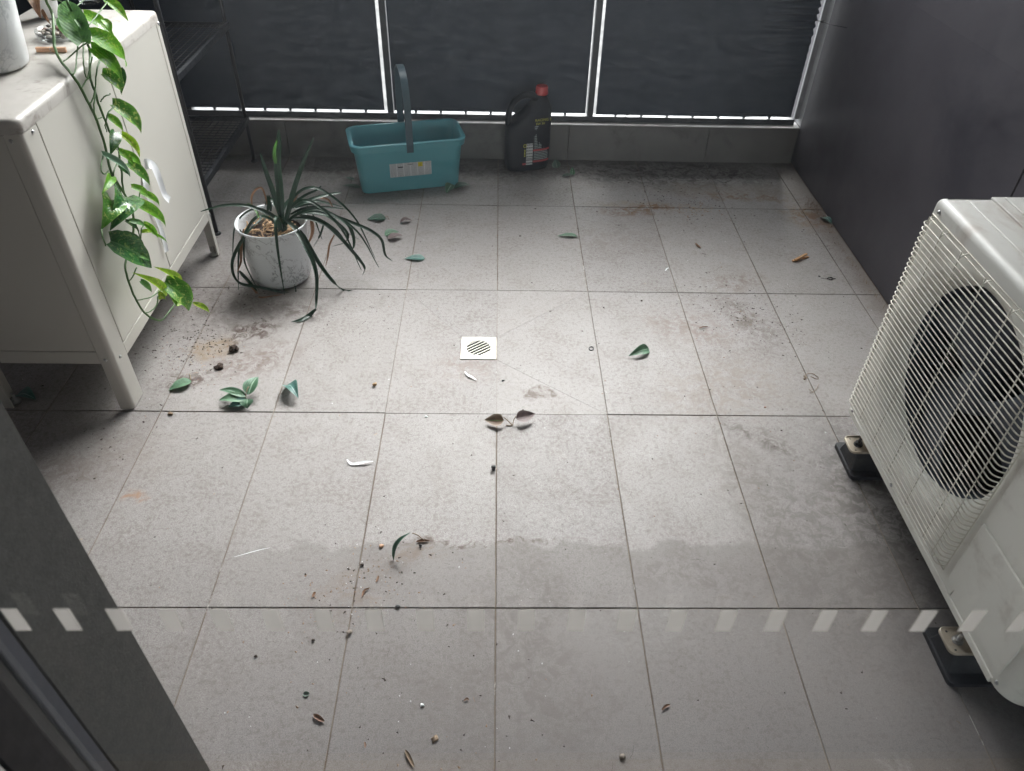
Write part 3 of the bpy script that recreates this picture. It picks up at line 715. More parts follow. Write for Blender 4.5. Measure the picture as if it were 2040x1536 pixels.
# feet
def foot(yc, far):
    ft = bmesh.new(); prism(ft, rrect(.883, .985, yc-.062, yc+.062, (.010,)*4, 3), .0, .011, .001)
    F = obj('rubber_foot', ft, M['rubber'], ac)
    bk = bmesh.new(); lo = rrect(.888, .975, yc-.040, yc+.040, (.004,)*4, 2); hi = rrect(.892, .965, yc-.026, yc+.026, (.004,)*4, 2)
    a = [bk.verts.new((*p, .011)) for p in lo]; b = [bk.verts.new((*p, .060)) for p in hi]
    for i in range(len(a)): bk.faces.new((a[i], a[(i+1) % len(a)], b[(i+1) % len(a)], b[i]))
    bk.faces.new(b); obj('rubber_block', bk, M['rubber'], F)
    br = bmesh.new(); prism(br, rrect(.877, .985, yc-.030, yc+.030, (.013, 0, 0, .013), 4), .0605, .0635, .0006)
    T = obj('bracket', br, M['zinc'], F)
    rimb = bmesh.new(); pp = rrect(.8785, .985, yc-.0285, yc+.0285, (.012, 0, 0, .012), 4); k0 = [(p[0], p[1], .0648) for p in pp]
    ordered = k0[5:]+k0[:5]; ordered = [p for p in k0 if p[0] < .984]
    i0 = max(range(len(ordered)), key=lambda i: (ordered[i][1], ordered[i][0])); 
    tube(rimb, [(.984, yc+.0285, .0648)]+sorted(ordered, key=lambda p: -p[1] if True else 0)+[(.984, yc-.0285, .0648)], .0017, 6); obj('bracket_rim', rimb, M['zinc'], T, True)
    bt = bmesh.new(); lathe(bt, [(.011, .0636), (.011, .0655), (.0085, .0657), (.0085, .072), (.004, .0725), (.004, .083), (0, .084)], 6 if False else 14, (.905, yc, 0)); obj('bolt', bt, M['screw' if not far else 'black'], T)
    for dy in (-.020, .020):
        h = bmesh.new(); lathe(h, [(0, .0639), (.0022, .0638), (.0022, .0634)], 10, (.892, yc+dy, 0)); obj('bolt_hole', h, M['black'], T)
    wd = bmesh.new(); box(wd, .93, .985, yc-.025, yc+.025, .0636, AZ0-.001, bev=.004); obj('bracket_arm', wd, M['zinc'], T)
foot(-.172, True); foot(-.712, False)
for yc in (-.172, -.712):
    ft = bmesh.new(); prism(ft, rrect(1.12, 1.22, yc-.06, yc+.06, (.010,)*4, 3), .0, .011, .001); box(ft, 1.135, 1.205, yc-.03, yc+.03, .011, AZ0-.001, bev=.004); obj('rubber_foot', ft, M['rubber'], ac)
obj('base_tray', B(AX+.01, AX1-.005, AY0+.05, AY1-.01, AZ0-.012, AZ0-.001), M['acw'], ac)

# ------------------------------------------------------------------ drain
dr = thing('floor_drain', 'square chromed floor drain with slanted slots', 'drain', (-.055, .2875, 0))
bm = bmesh.new(); hs_ = .0525; RC = .037; n = 64
inn = [bm.verts.new((RC*math.cos(2*math.pi*k/n), RC*math.sin(2*math.pi*k/n), .0022)) for k in range(n)]
out = []
for k in range(n):
    a = 2*math.pi*k/n; t = hs_/max(abs(math.cos(a)), abs(math.sin(a))); out.append(bm.verts.new((t*math.cos(a), t*math.sin(a), .0022)))
low = [bm.verts.new((v.co.x, v.co.y, -.003)) for v in out]; il = [bm.verts.new((v.co.x, v.co.y, -.0018)) for v in inn]
for k in range(n):
    q = (k+1) % n
    bm.faces.new((inn[k], inn[q], out[q], out[k])); bm.faces.new((out[k], out[q], low[q], low[k])); bm.faces.new((inn[q], inn[k], il[k], il[q]))
obj('plate', bm, M['drain'], dr)
cup = bmesh.new(); lathe(cup, [(RC+.0005, -.0012), (0, -.0012)], 32); obj('sump_shade', cup, M['sump_shade'], dr)  # flat black disc paints the shade inside the drain
ang = R(38)
bars = bmesh.new()
for i in range(-3, 4):
    dd = i*.0107; hl = math.sqrt(max(RC*RC-dd*dd, 0)); t = bmesh.new()
    box(t, -hl, hl, dd-.0018, dd+.0018, -.0008, .0021, bev=.0006, seg=1); bmesh.ops.transform(t, matrix=Matrix.Rotation(ang, 4, 'Z'), verts=t.verts[:])
    obj('grate_bar', t, M['drain'], dr)
rg = bmesh.new(); tube(rg, [(.0445*math.cos(a*math.pi/24), .0445*math.sin(a*math.pi/24), .0020) for a in range(49)], .0007, 6); obj('ring', rg, M['drain'], dr, True)

# ------------------------------------------------------------------ bucket
BR = R(14.2)
bk = thing('bucket', 'rectangular teal plastic bucket with an upright dark handle', 'bucket', (-.367, 1.402, 0), BR)
def loft(bm, secs, close=True, capb=True):
    rows = []
    for (hx, hy, r, z) in secs:
        rows.append([bm.verts.new((p[0], p[1], z)) for p in rrect(-hx, hx, -hy, hy, (r,)*4, 6)])
    for a, b in zip(rows, rows[1:]):
        for i in range(len(a)): bm.faces.new((a[i], a[(i+1) % len(a)], b[(i+1) % len(a)], b[i]))
    if capb: bm.faces.new(rows[0][::-1]); bm.faces.new(rows[-1])
bm = bmesh.new()
HB = .205
loft(bm, [(.186, .074, .022, .0), (.195, .083, .030, .003), (.210, .098, .034, HB-.030), (.211, .099, .034, HB-.0285), (.221, .108, .040, HB-.0285), (.226, .112, .042, HB-.002), (.224, .110, .041, HB), (.212, .100, .035, HB), (.2085, .097, .034, HB-.004), (.193, .081, .028, .007), (.184, .072, .022, .005)])
obj('tub', bm, M['teal'], bk, autosm=50)
hd = bmesh.new()
def strapmesh(bm, pts, wd, th, xdir=Vector((1, 0, 0))):
    pts = [Vector(p) for p in pts]; n = len(pts); rows = []
    for i, p in enumerate(pts):
        T = (pts[min(i+1, n-1)]-pts[max(i-1, 0)]).normalized(); N = T.cross(xdir).normalized()
        rows.append([bm.verts.new(p+xdir*sx*wd/2+N*sn*th/2) for sx, sn in ((-1, -1), (1, -1), (1, 1), (-1, 1))])
    for a, b in zip(rows, rows[1:]):
        for k in range(4): bm.faces.new((a[k], a[(k+1) % 4], b[(k+1) % 4], b[k]))
    bm.faces.new(rows[0][::-1]); bm.faces.new(rows[-1])
hp = crom([(0, -.1145, HB-.034), (0, -.116, HB+.01), (0, -.117, HB+.10), (0, -.108, HB+.17), (0, -.080, HB+.222), (0, -.035, HB+.248), (0, .02, HB+.250), (0, .07, HB+.225), (0, .105, HB+.17), (0, .117, HB+.10), (0, .116, HB+.01), (0, .1145, HB-.034)], 4)
strapmesh(hd, hp, .026, .0045)
obj('handle', hd, M['tealdark'], bk, autosm=40)
for sg in (-1, 1): obj('handle_socket', B(-.018, .018, min(sg*.1155, sg*.1075), max(sg*.1155, sg*.1075), HB-.030, HB-.001, bev=.002), M['teal'], bk)
# sticker on the long side (front)
def panelmesh(pts, uv=True):
    bm = bmesh.new(); u = bm.loops.layers.uv.new('UVMap'); vs = [bm.verts.new(p) for p in pts]; f = bm.faces.new(vs)
    for l, c in zip(f.loops, ((0, 0), (1, 0), (1, 1), (0, 1))): l[u].uv = c
    return bm
def fy(z): return -(.083+(.098-.083)*(z-.003)/(HB-.033))-.0009
stp = lambda x0, x1, z0, z1, off=0: [(x0, fy(z0)-off, z0), (x1, fy(z0)-off, z0), (x1, fy(z1)-off, z1), (x0, fy(z1)-off, z1)]
bm = panelmesh(stp(-.082, .082, .064, .122)); o = obj('sticker', bm, M['paper'], bk)
obj('price_square', panelmesh(stp(.030, .048, .102, .1205, .0004)), M['yellow'], o)
obj('barcode', panelmesh(stp(-.014, .014, .110, .118, .0004)), print_mat('barcode_ink', (.5, .5, .5), (.02, .02, .02), 1, 1, .5, .3), o)
obj('barcode', panelmesh(stp(-.050, -.030, .103, .1075, .0004)), M['ink'], o)
def text(name, body, size, mat, parent, loc, rot, ext=.0002):
    cu = bpy.data.curves.new(name, 'FONT'); cu.body = body; cu.size = size; cu.extrude = ext; cu.align_x = 'CENTER'; cu.resolution_u = 2
    t = bpy.data.objects.new(name, cu); COL.objects.link(t); bpy.context.view_layer.update()
    me = bpy.data.meshes.new_from_object(t.evaluated_get(bpy.context.evaluated_depsgraph_get())); bpy.data.objects.remove(t)
    o = link(name, me, mat, parent); o.location = loc; o.rotation_euler = rot; return o
text('digit', '1', .014, M['ink'], o, (.039, fy(.106)-.0009, .1065), (R(90-5), 0, 0))

# ------------------------------------------------------------------ oil jug
jg = thing('oil_jug', 'black motor oil jug with a red cap and grey back label', 'oil jug', (.121, 1.557, 0), R(15))
bm = bmesh.new()
secs = [(-.003, .078, .040, 0.0), (-.003, .088, .049, .006), (-.002, .0935, .053, .03), (0, .0945, .054, .10), (0, .0940, .0535, .175), (.0045, .0885, .053, .197), (.0165, .0765, .052, .216), (.034, .058, .050, .238), (.046, .044, .044, .262), (.052, .034, .034, .278), (.054, .026, .026, .290), (.054, .0225, .0225, .298), (.054, .0225, .0225, .312)]
rows = []
for (cu_, hx, hy, z) in secs:
    e = 2.0 if z > .27 else 3.4; row = []
    for k in range(40):
        a = 2*math.pi*k/40; c_, s_ = math.cos(a), math.sin(a)
        row.append(bm.verts.new((cu_+hx*math.copysign(abs(c_)**(2/e), c_), hy*math.copysign(abs(s_)**(2/e), s_), z)))
    rows.append(row)
for a, b in zip(rows, rows[1:]):
    for i in range(40): bm.faces.new((a[i], a[(i+1) % 40], b[(i+1) % 40], b[i]))
bm.faces.new(rows[0][::-1]); bm.faces.new(rows[-1])
jb = obj('jug_body', bm, M['oilbody'], jg, True)
hb = bmesh.new(); tube(hb, crom([(-.060, 0, .165), (-.082, 0, .195), (-.083, 0, .235), (-.066, 0, .275), (-.035, 0, .300), (.002, 0, .305), (.035, 0, .290)], 5), lambda t: .0165-.004*math.sin(math.pi*t), 12)
obj('jug_handle', hb, M['oilbody'], jg, True)
cp = bmesh.new(); lathe(cp, [(.0245, .305), (.0255, .307), (.0255, .313), (.0245, .315), (.0245, .333), (.022, .3365), (0, .337)], 36, (.054, 0, 0)); obj('cap', cp, M['oilcap'], jg, autosm=40)
fyj = -.0548
def jp(x0, x1, z0, z1, off=0.0, curve=True):
    bm = bmesh.new(); u = bm.loops.layers.uv.new('UVMap'); n = 6; pr = None
    for i in range(n+1):
        x = x0+(x1-x0)*i/n
        def yy(z): 
            hx, hy = (.0945, .054) if z < .175 else (.092, .0525); q = min(1, abs(x/hx)); return -hy*(1-q**3.4)**(1/3.4)-.0006-off
        cur = (bm.verts.new((x, yy(z0), z0)), bm.verts.new((x, yy(z1)+.0, z1)))
        if pr:
            f = bm.faces.new((pr[0], cur[0], cur[1], pr[1]))
            for l, c in zip(f.loops, (((i-1)/n, 0), (i/n, 0), (i/n, 1), ((i-1)/n, 1))): l[u].uv = c
        pr = cur
    return bm
lab = obj('back_label', jp(.010, .082, .044, .196), M['oilprint'], jg)
obj('red_band', jp(.010, .082, .090, .098, .0004), M['oilred'], lab); obj('red_band', jp(.010, .082, .042, .050, .0004), M['oilred'], lab)
obj('red_band', jp(-.035, -.017, .034, .042, .0004), M['oilred'], lab)
obj('barcode_sticker', jp(-.020, .008, .062, .125, .0006), print_mat('sticker_ink', (.55, .56, .55), (.05, .05, .05), 5, 3, .55, .2), lab)
obj('barcode_sticker', jp(-.020, .008, .034, .060, .0006), print_mat('barcode_strip', (.55, .56, .55), (.05, .05, .05), 2, 9, .9, .2), lab)
text('lettering', 'RACING S', .0155, M['oilyellow'], jg, (.048, -.0535, .214), (R(90), 0, R(3)))
text('lettering', '5W 30', .0135, M['oilyellow'], jg, (.036, -.0545, .200), (R(90), 0, R(2)))
text('lettering', '1234', .014, M['oilyellow'], jg, (-.0275, -.0545, .100), (R(90), R(-90), 0)) if False else None
for q in range(5): obj('yellow_print', jp(-.029, -.0235, .070+q*.0065, .0745+q*.0065, .0006), M['oilyellow'], jg)
rgm = bmesh.new(); tube(rgm, [(-.0262+.006*math.cos(a*math.pi/10), -.0552, .1165+.0065*math.sin(a*math.pi/10)) for a in range(21)], .0012, 5); obj('yellow_ring', rgm, M['oilyellow'], jg, True)
obj('price_tag', B(-.024, -.016, -.0475, -.046, .214, .222), M['white'], jg)

# ------------------------------------------------------------------ potted spiky plant
PX_, PY_ = -.722, .672
pt = thing('potted_plant', 'drooping dark strap-leaved plant in a white marbled pot on the floor', 'potted plant', (PX_, PY_, 0))
bm = bmesh.new(); lathe(bm, [(0, .004), (.078, .002), (.088, .006), (.096, .020), (.1005, .06), (.103, .12), (.106, .180), (.110, .200), (.1135, .207), (.1125, .2105), (.108, .209), (.102, .196), (.098, .150), (.096, .12), (0, .12)], 72)
pot = obj('pot', bm, M['marble'], pt, True)
sb = bmesh.new()
rows = []
for i in range(9):
    r = .0985*i/8; row = []
    for k in range(28):
        a = 2*math.pi*k/28; x, y = r*math.cos(a), r*math.sin(a); row.append(sb.verts.new((x, y, .158+.012*noise.noise(Vector((x*40, y*40, 1)))-.04*max(0, -x-.055)*8*.1)))
    rows.append(row)
for a, b in zip(rows, rows[1:]):
    for k in range(28): sb.faces.new((a[k], a[(k+1) % 28], b[(k+1) % 28], b[k]))
obj('soil', sb, M['soil'], pt, True)
ch = bmesh.new()
for _ in range(120):
    a = random.uniform(0, 6.3); r = .09*math.sqrt(random.random()); t = bmesh.new(); l = random.uniform(.006, .022); q = random.uniform(.001, .003)
    box(t, -l, l, -q, q, -.0008, .0008)
    cx_, cy_ = r*math.cos(a)-.02, r*math.sin(a)-.02
    if cx_**2+cy_**2 > .0085: t.free(); continue
    merge(ch, t, Matrix.Translation((cx_, cy_, .168+random.uniform(0, .016))) @ Matrix.Rotation(random.uniform(0, 3.1), 4, 'Z') @ Matrix.Rotation(random.uniform(-.6, .6), 4, 'Y'))
tag(obj('dry_chips', ch, M['straw'], pt), kind='stuff')
def zc(zx, zy, Y):
    px, py = 380+zx/3.073, 180+zy/3.073
    return (aF(px, py, .004) if Y == 'f' else aY(px, py, Y)) - Vector((PX_, PY_, 0))
def strapleaf(pts, w, mat='strap', up=(0, -.5, .85), fold=.35, taper=.75):
    P = crom([zc(*p) for p in pts], 7); bm = bmesh.new(); uv = bm.loops.layers.uv.new('UVMap')
    ribbon(bm, P, lambda t: w*1.3*min(1, .55+t*2.5)*(1-t**3.0*taper if t < .97 else .12), up=Vector(up), fold=fold, uv=uv)
    return obj('leaf' if mat != 'dead' else 'dead_leaf', bm, M[mat], pt, True)
F_ = 'f'
strapleaf([(560, 800, .672), (545, 600, .68), (532, 460, .685), (538, 330, .69), (538, 240, .70)], .018, up=(.2, -1, .2), fold=.5)
strapleaf([(550, 780, .675), (505, 620, .68), (462, 500, .69), (425, 380, .70)], .013, up=(.1, -1, .2))
strapleaf([(520, 450, .66), (512, 400, .66), (515, 350, .66), (528, 305, .66)], .008, 'straplit', up=(.3, -1, .2))
strapleaf([(590, 790, .672), (625, 640, .68), (680, 470, .70), (752, 290, .72)], .014, up=(-.3, -1, .3))
strapleaf([(570, 800, .66), (450, 745, .645), (345, 707, .64), (200, 705, .63), (60, 742, .61)], .010, fold=.25)
strapleaf([(580, 790, .66), (640, 850, .615), (700, 950, .565), (750, 1050, .53), (772, 1150, .50), (770, 1280, .47), (765, 1345, .435)], .0115)
strapleaf([(767, 1343, .435), (735, 1375, F_), (680, 1405, F_), (615, 1418, F_)], .013, taper=.95)
strapleaf([(600, 800, .66), (680, 880, .615), (740, 980, .585), (800, 1080, .565), (870, 1170, .548), (930, 1222, F_), (990, 1227, F_)], .0105)
strapleaf([(620, 780, .68), (720, 785, .672), (820, 820, .665), (900, 885, .66), (980, 975, .655), (1035, 1040, .650), (1065, 1090, .645), (1050, 1135, F_)], .0105)
strapleaf([(640, 760, .69), (760, 745, .70), (900, 780, .72), (1020, 825, .735), (1110, 865, .74), (1170, 920, .745), (1192, 1010, .748), (1238, 1048, F_)], .0105)
strapleaf([(610, 760, .69), (700, 722, .71), (820, 716, .735), (945, 727, .75)], .008)
strapleaf([(620, 720, .70), (740, 668, .73), (860, 636, .77), (925, 628, .79)], .010)
strapleaf([(580, 780, .68), (630, 700, .69), (700, 645, .71), (770, 612, .72), (800, 585, .73)], .0085)
strapleaf([(650, 750, .69), (800, 755, .71), (900, 815, .725), (960, 880, .73), (945, 930, .73), (860, 958, F_)], .0085)
strapleaf([(660, 745, .70), (860, 768, .74), (950, 810, .75), (992, 880, .755), (1000, 950, .755), (980, 985, .757)], .0105)
strapleaf([(640, 700, .71), (760, 680, .74), (850, 695, .77), (930, 715, .79)], .0075)
strapleaf([(640, 720, .70), (740, 700, .73), (840, 745, .76), (930, 850, .77), (1035, 915, F_)], .007)
strapleaf([(650, 760, .69), (780, 790, .70), (880, 850, .715), (935, 905, .72)], .008)
strapleaf([(435, 785, .655), (345, 875, .588), (282, 980, .575), (256, 1060, .570), (270, 1140, .565), (320, 1185, .57), (430, 1205, .565), (560, 1235, .572), (640, 1240, .578), (636, 1185, .582)], .0095, up=(-.4, -.9, .3))
strapleaf([(300, 850, .60), (325, 900, .588), (330, 1040, .580), (370, 1140, .575), (420, 1230, .566)], .006, up=(-.4, -.9, .3))
strapleaf([(300, 1105, .575), (360, 1170, .572), (410, 1230, .566)], .012, up=(-.4, -.9, .3))
strapleaf([(490, 740, .70), (485, 680, .72), (478, 640, .73)], .008, up=(.2, -1, .2))
strapleaf([(470, 740, .70), (478, 690, .72), (466, 640, .73)], .008, up=(.2, -1, .2))
strapleaf([(820, 800, .70), (800, 870, .70), (775, 920, .705), (752, 958, F_)], .006)
strapleaf([(375, 705, .70), (374, 650, .72), (405, 605, .74), (440, 605, .74), (465, 680, .73), (475, 740, .72)], .006, 'dead')
strapleaf([(735, 780, .70), (748, 850, .70), (738, 900, .70), (715, 950, .70)], .010, 'dead')
strapleaf([(880, 885, .72), (850, 950, .72), (840, 1020, .72), (826, 1080, F_)], .006, 'dead')
strapleaf([(325, 850, .595), (312, 950, .588), (308, 1050, .580), (285, 1115, .578)], .008, 'dead')
strapleaf([(620, 700, .70), (650, 640, .71), (672, 612, .72)], .010, 'dead')
strapleaf([(780, 655, .75), (840, 670, .76), (870, 715, .76)], .006, 'dead')
strapleaf([(300, 1110, .578), (400, 1235, F_), (430, 1268, F_), (560, 1250, F_)], .006, 'dead')
strapleaf([(420, 780, .62), (390, 720, .66), (345, 690, .68)], .006, 'straplit')
for q, (ex, ey, ez, hh) in enumerate([(-.19, .02, .06, .24), (-.15, -.10, .01, .235), (.24, -.02, .04, .28), (-.10, .15, .05, .25), (.08, .16, .05, .25), (.02, -.17, .04, .25), (.27, .09, .02, .30), (.29, .03, .02, .24)]):
    bm = bmesh.new(); uv = bm.loops.layers.uv.new('UVMap'); b0 = Vector((.03+.008*math.cos(q*2.4), .008*math.sin(q*2.4), .17)); e = Vector((.03+ex, ey, ez))
    P = crom([b0, b0+Vector((ex*.18, ey*.18, (hh-.17)*.8)), Vector((.03+ex*.45, ey*.45, hh)), Vector((.03+ex*.8, ey*.8, (hh+ez)/2+.03)), e], 7)
    ribbon(bm, P, lambda t: .012*min(1, .55+t*2.5)*(1-t**3*.85), up=Vector((.1, -.4, .9)), fold=.35, uv=uv); obj('leaf', bm, M['strap'], pt, True)
crown = bmesh.new(); tube(crown, [(.0, .0, .15), (.002, -.002, .20), (.0, 0, .235)], lambda t: .020*(1-.4*t), 12); o = obj('crown', crown, M['strap'], pt, True); o.location = (.030, .0, -.02)

# ------------------------------------------------------------------ pothos on the cabinet
POT2 = Vector((-1.172, .318, CZ))
po = thing('pothos_plant', 'trailing variegated pothos hanging from the cabinet top over its doors', 'plant', POT2)
TOPZ = CZ+.012; HX = -.952
def V1(px, py, X): return aX(px, py, X)-POT2
def Vt(px, py, z): return aF(px, py, z)-POT2
def stem(pts, r=.0028, name='stem'):
    bm = bmesh.new(); P = crom(pts, 5); P = [p+Vector((random.uniform(-1, 1), random.uniform(-1, 1), random.uniform(-1, 1)))*.0006 for p in P]; tube(bm, P, lambda t: r*(1-.25*t), 7); return obj(name, bm, M['stem'], po, True)
def T(px, py, X=None, z=None): return Vt(px, py, z) if z is not None else V1(px, py, X)
stem([T(88, -20, z=.90), T(93, 3, z=.88), T(105, 30, z=.85), T(107, 67, z=.83), T(109, 93, z=.81), T(120, 120, z=.80), T(142, 147, z=.793), V1(158, 170, -.955), V1(175, 203, HX), V1(190, 233, HX), V1(208, 287, HX), V1(220, 339, HX), V1(240, 374, HX), V1(262, 414, HX), V1(266, 451, HX), V1(262, 485, HX), V1(252, 515, -.945), V1(250, 535, -.94), V1(258, 566, -.93), V1(272, 599, -.92), V1(291, 626, -.91), V1(319, 639, -.90), V1(336, 622, -.895), V1(350, 602, -.89)], .0034)
stem([T(130, -15, z=.92), T(137, 10, z=.90), T(150, 33, z=.87), T(167, 53, z=.85), T(173, 80, z=.83), T(179, 106, z=.80), V1(179, 150, -.955), V1(188, 180, HX), V1(197, 208, HX), V1(207, 234, HX), V1(221, 268, HX), V1(236, 294, HX), V1(238, 315, HX), V1(242, 339, HX), V1(246, 380, HX), V1(260, 412, HX)], .0032)
for pts in ([V1(199, 121, -.945), V1(192, 142, -.94), V1(190, 175, -.94), V1(182, 203, -.945), V1(174, 203, -.95)],
            [T(180, 80, z=.84), T(155, 98, z=.815), T(138, 114, z=.80), T(127, 122, z=.80)],
            [T(156, 78, z=.84), T(153, 108, z=.81), T(151, 135, z=.80), T(146, 148, z=.797), T(140, 144, z=.795)],
            [V1(184, 113, -.945), V1(176, 150, -.945), V1(165, 172, -.95), V1(158, 172, -.952)],
            [T(166, 85, z=.82), V1(166, 120, -.95), V1(170, 150, -.95), V1(179, 158, -.95)],
            [V1(228, 212, -.93), V1(215, 226, -.93), V1(210, 250, -.94), V1(213, 262, -.948)],
            [V1(206, 310, -.945), V1(201, 335, -.94), V1(207, 347, -.94), V1(216, 340, -.948)],
            [V1(190, 178, -.95), V1(187, 215, -.945), V1(192, 236, -.945), V1(204, 233, -.95)],
            [V1(220, 187, -.935), V1(208, 193, -.94), V1(200, 203, -.95)],
            [V1(240, 270, -.935), V1(228, 290, -.94), V1(236, 300, -.95)],
            [V1(279, 383, -.94), V1(275, 400, -.94), V1(264, 420, -.95)], [V1(264, 402, -.935), V1(262, 412, -.94), V1(264, 425, -.95)],
            [V1(287, 447, -.94), V1(281, 458, -.94), V1(280, 475, -.945), V1(268, 435, -.95)],
            [V1(211, 490, -.93), V1(204, 470, -.93), V1(202, 452, -.94)],
            [V1(250, 466, -.94), V1(236, 470, -.94), V1(222, 462, -.94)],
            [V1(272, 533, -.925), V1(265, 550, -.93), V1(257, 560, -.935)],
            [V1(330, 568, -.90), V1(315, 583, -.905), V1(295, 594, -.91), V1(272, 598, -.92)],
            [V1(315, 590, -.90), V1(312, 608, -.90), V1(300, 620, -.905), V1(288, 624, -.91)],
            [T(103, 0, z=.88), T(116, 0, z=.89), T(132, 14, z=.90)], [T(214, 4, z=.86), T(198, 25, z=.855), T(180, 47, z=.85), T(172, 56, z=.845)],
            [T(170, -3, z=.88), T(155, 10, z=.875), T(145, 18, z=.88)], [V1(222, 348, -.95), V1(232, 380, -.95), V1(238, 400, -.95)], [V1(236, 318, -.95), V1(226, 345, -.945), V1(232, 372, -.95)]):
    stem(pts, .0019, 'petiole')
NRM = Vector((.72, -.42, .62))
def pleaf(b, t, wpx, mat, heart=1.0, bend=.10, fold=.30, roll=.10, nrm=None, twist=0.0):
    b, t = Vector(b), Vector(t)
    mid = (b+t)/2+POT2; dist = (mid-CAM).dot(FW); wd = wpx*dist/FPX
    bm = bmesh.new(); uv = bm.loops.layers.uv.new('UVMap'); blade(bm, b, t, wd*1.0, nrm or NRM, uv, bend, fold, heart, 12, roll, twist)
    return obj('leaf', bm, M[mat], po, True)
pleaf(T(183, 74, z=.845), V1(257, 132, -.93), 46, 'pothos', bend=.14)
pleaf(T(166, 28, z=.85), V1(232, 78, -.945), 34, 'pothos')
pleaf(T(212, 2, z=.86), T(257, 41, z=.815), 24, 'pothos', fold=.5)
pleaf(T(165, 84, z=.84), T(124, -8, z=.90), 50, 'pothosl', nrm=Vector((.3, -.7, .6)))
pleaf(T(150, 76, z=.83), T(110, 32, z=.86), 28, 'pothosl', nrm=Vector((.3, -.7, .6)))
pleaf(V1(182, 96, -.945), V1(247, 163, -.915), 36, 'pothos', bend=.16)
pleaf(V1(203, 146, -.945), V1(243, 189, -.93), 34, 'pothosv', bend=.25, fold=.5)
pleaf(V1(238, 138, -.93), V1(242, 186, -.925), 18, 'pothosd', fold=.7)
pleaf(V1(224, 208, -.94), V1(284, 266, -.91), 36, 'pothosv', bend=.18, fold=.45)
pleaf(V1(242, 268, -.94), V1(279, 314, -.915), 18, 'pothosy', bend=.22, fold=.6)
pleaf(V1(230, 264, -.945), V1(221, 307, -.94), 24, 'pothosd')
pleaf(V1(240, 305, -.945), V1(283, 331, -.92), 20, 'pothos', bend=.2)
pleaf(V1(255, 325, -.94), V1(301, 369, -.91), 24, 'pothosv', bend=.15)
pleaf(V1(205, 308, -.945), V1(264, 353, -.93), 15, 'fl_pale', bend=.12, fold=.6)
pleaf(V1(236, 330, -.95), V1(262, 352, -.94), 14, 'pothosd')
pleaf(V1(279, 383, -.94), V1(319, 411, -.915), 15, 'pothos', bend=.2, fold=.6)
pleaf(V1(263, 401, -.94), V1(335, 452, -.905), 25, 'pothos', bend=.14, fold=.5)
pleaf(V1(246, 392, -.945), V1(220, 458, -.925), 62, 'pothosd', bend=.25, fold=.6)
pleaf(V1(222, 398, -.95), V1(203, 456, -.935), 50, 'pothosv', bend=.25, fold=.4)
pleaf(V1(286, 446, -.94), V1(317, 474, -.92), 15, 'pothos', fold=.7)
pleaf(V1(281, 462, -.945), V1(311, 461, -.93), 9, 'pothosy', fold=.6)
pleaf(V1(304, 465, -.94), V1(336, 484, -.925), 6, 'pothos', fold=.5)
pleaf(V1(220, 480, -.945), V1(310, 533, -.905), 58, 'pothosd', bend=.10, fold=.28)
pleaf(V1(248, 466, -.94), V1(292, 494, -.92), 17, 'pothosd', fold=.5)
pleaf(V1(250, 440, -.95), V1(280, 462, -.935), 10, 'pothosd', fold=.5)
pleaf(V1(325, 590, -.905), V1(270, 543, -.905), 24, 'pothosy', bend=.16, fold=.45)
pleaf(V1(358, 566, -.885), V1(311, 531, -.895), 20, 'pothosy', bend=.14, fold=.4)
pleaf(V1(328, 562, -.895), V1(377, 620, -.86), 46, 'pothosv', bend=.26, fold=.4)
pleaf(V1(348, 604, -.89), V1(366, 592, -.885), 20, 'pothosy', bend=.1, heart=1.3)
pleaf(V1(322, 595, -.90), V1(316, 578, -.905), 15, 'pothosy', heart=1.3)
pleaf(V1(384, 604, -.87), V1(421, 623, -.85), 12, 'pothosy', heart=.3, fold=.5)
pleaf(T(75, -25, z=.90), T(78, 33, z=.86), 34, 'dead', fold=.8, nrm=Vector((.1, -.8, .5)))
pleaf(T(84, 18, z=.865), T(101, 50, z=.835), 8, 'dead', fold=.8, nrm=Vector((.1, -.8, .5)), heart=0)
pleaf(T(60, -6, z=.89), T(65, 14, z=.875), 6, 'dead', fold=.8, nrm=Vector((.1, -.8, .5)), heart=0)
for (bx, by, tx, ty, wp, X) in ((196, 96, 226, 120, 18, -.935), (176, 60, 205, 92, 20, -.95), (215, 232, 248, 262, 18, -.935), (238, 300, 268, 330, 15, -.93), (262, 372, 296, 392, 15, -.93), (222, 352, 205, 384, 20, -.935), (258, 440, 290, 452, 12, -.93), (268, 505, 300, 520, 13, -.92), (280, 560, 304, 582, 14, -.91), (340, 585, 352, 610, 14, -.88), (206, 40, 222, 66, 18, -.96), (152, 40, 172, 70, 18, -.97)):
    pleaf(V1(bx, by, X), V1(tx, ty, X+.015), wp, random.choice(('pothos', 'pothos', 'pothosl')), bend=random.uniform(.08, .25), fold=random.uniform(.3, .6))
# marbled pot at the near corner
cyl = [(0, .002), (.070, .002), (.078, .007), (.081, .018), (.090, .10), (.097, .155), (.0995, .162), (.098, .166), (.093, .160), (.089, .14), (0, .138)]
bm = bmesh.new(); lathe(bm, cyl, 64)
obj('pot', bm, M['marble2'], po, True)

PC = aF(0, 84, CZ)      # placeholder for layout of small items below
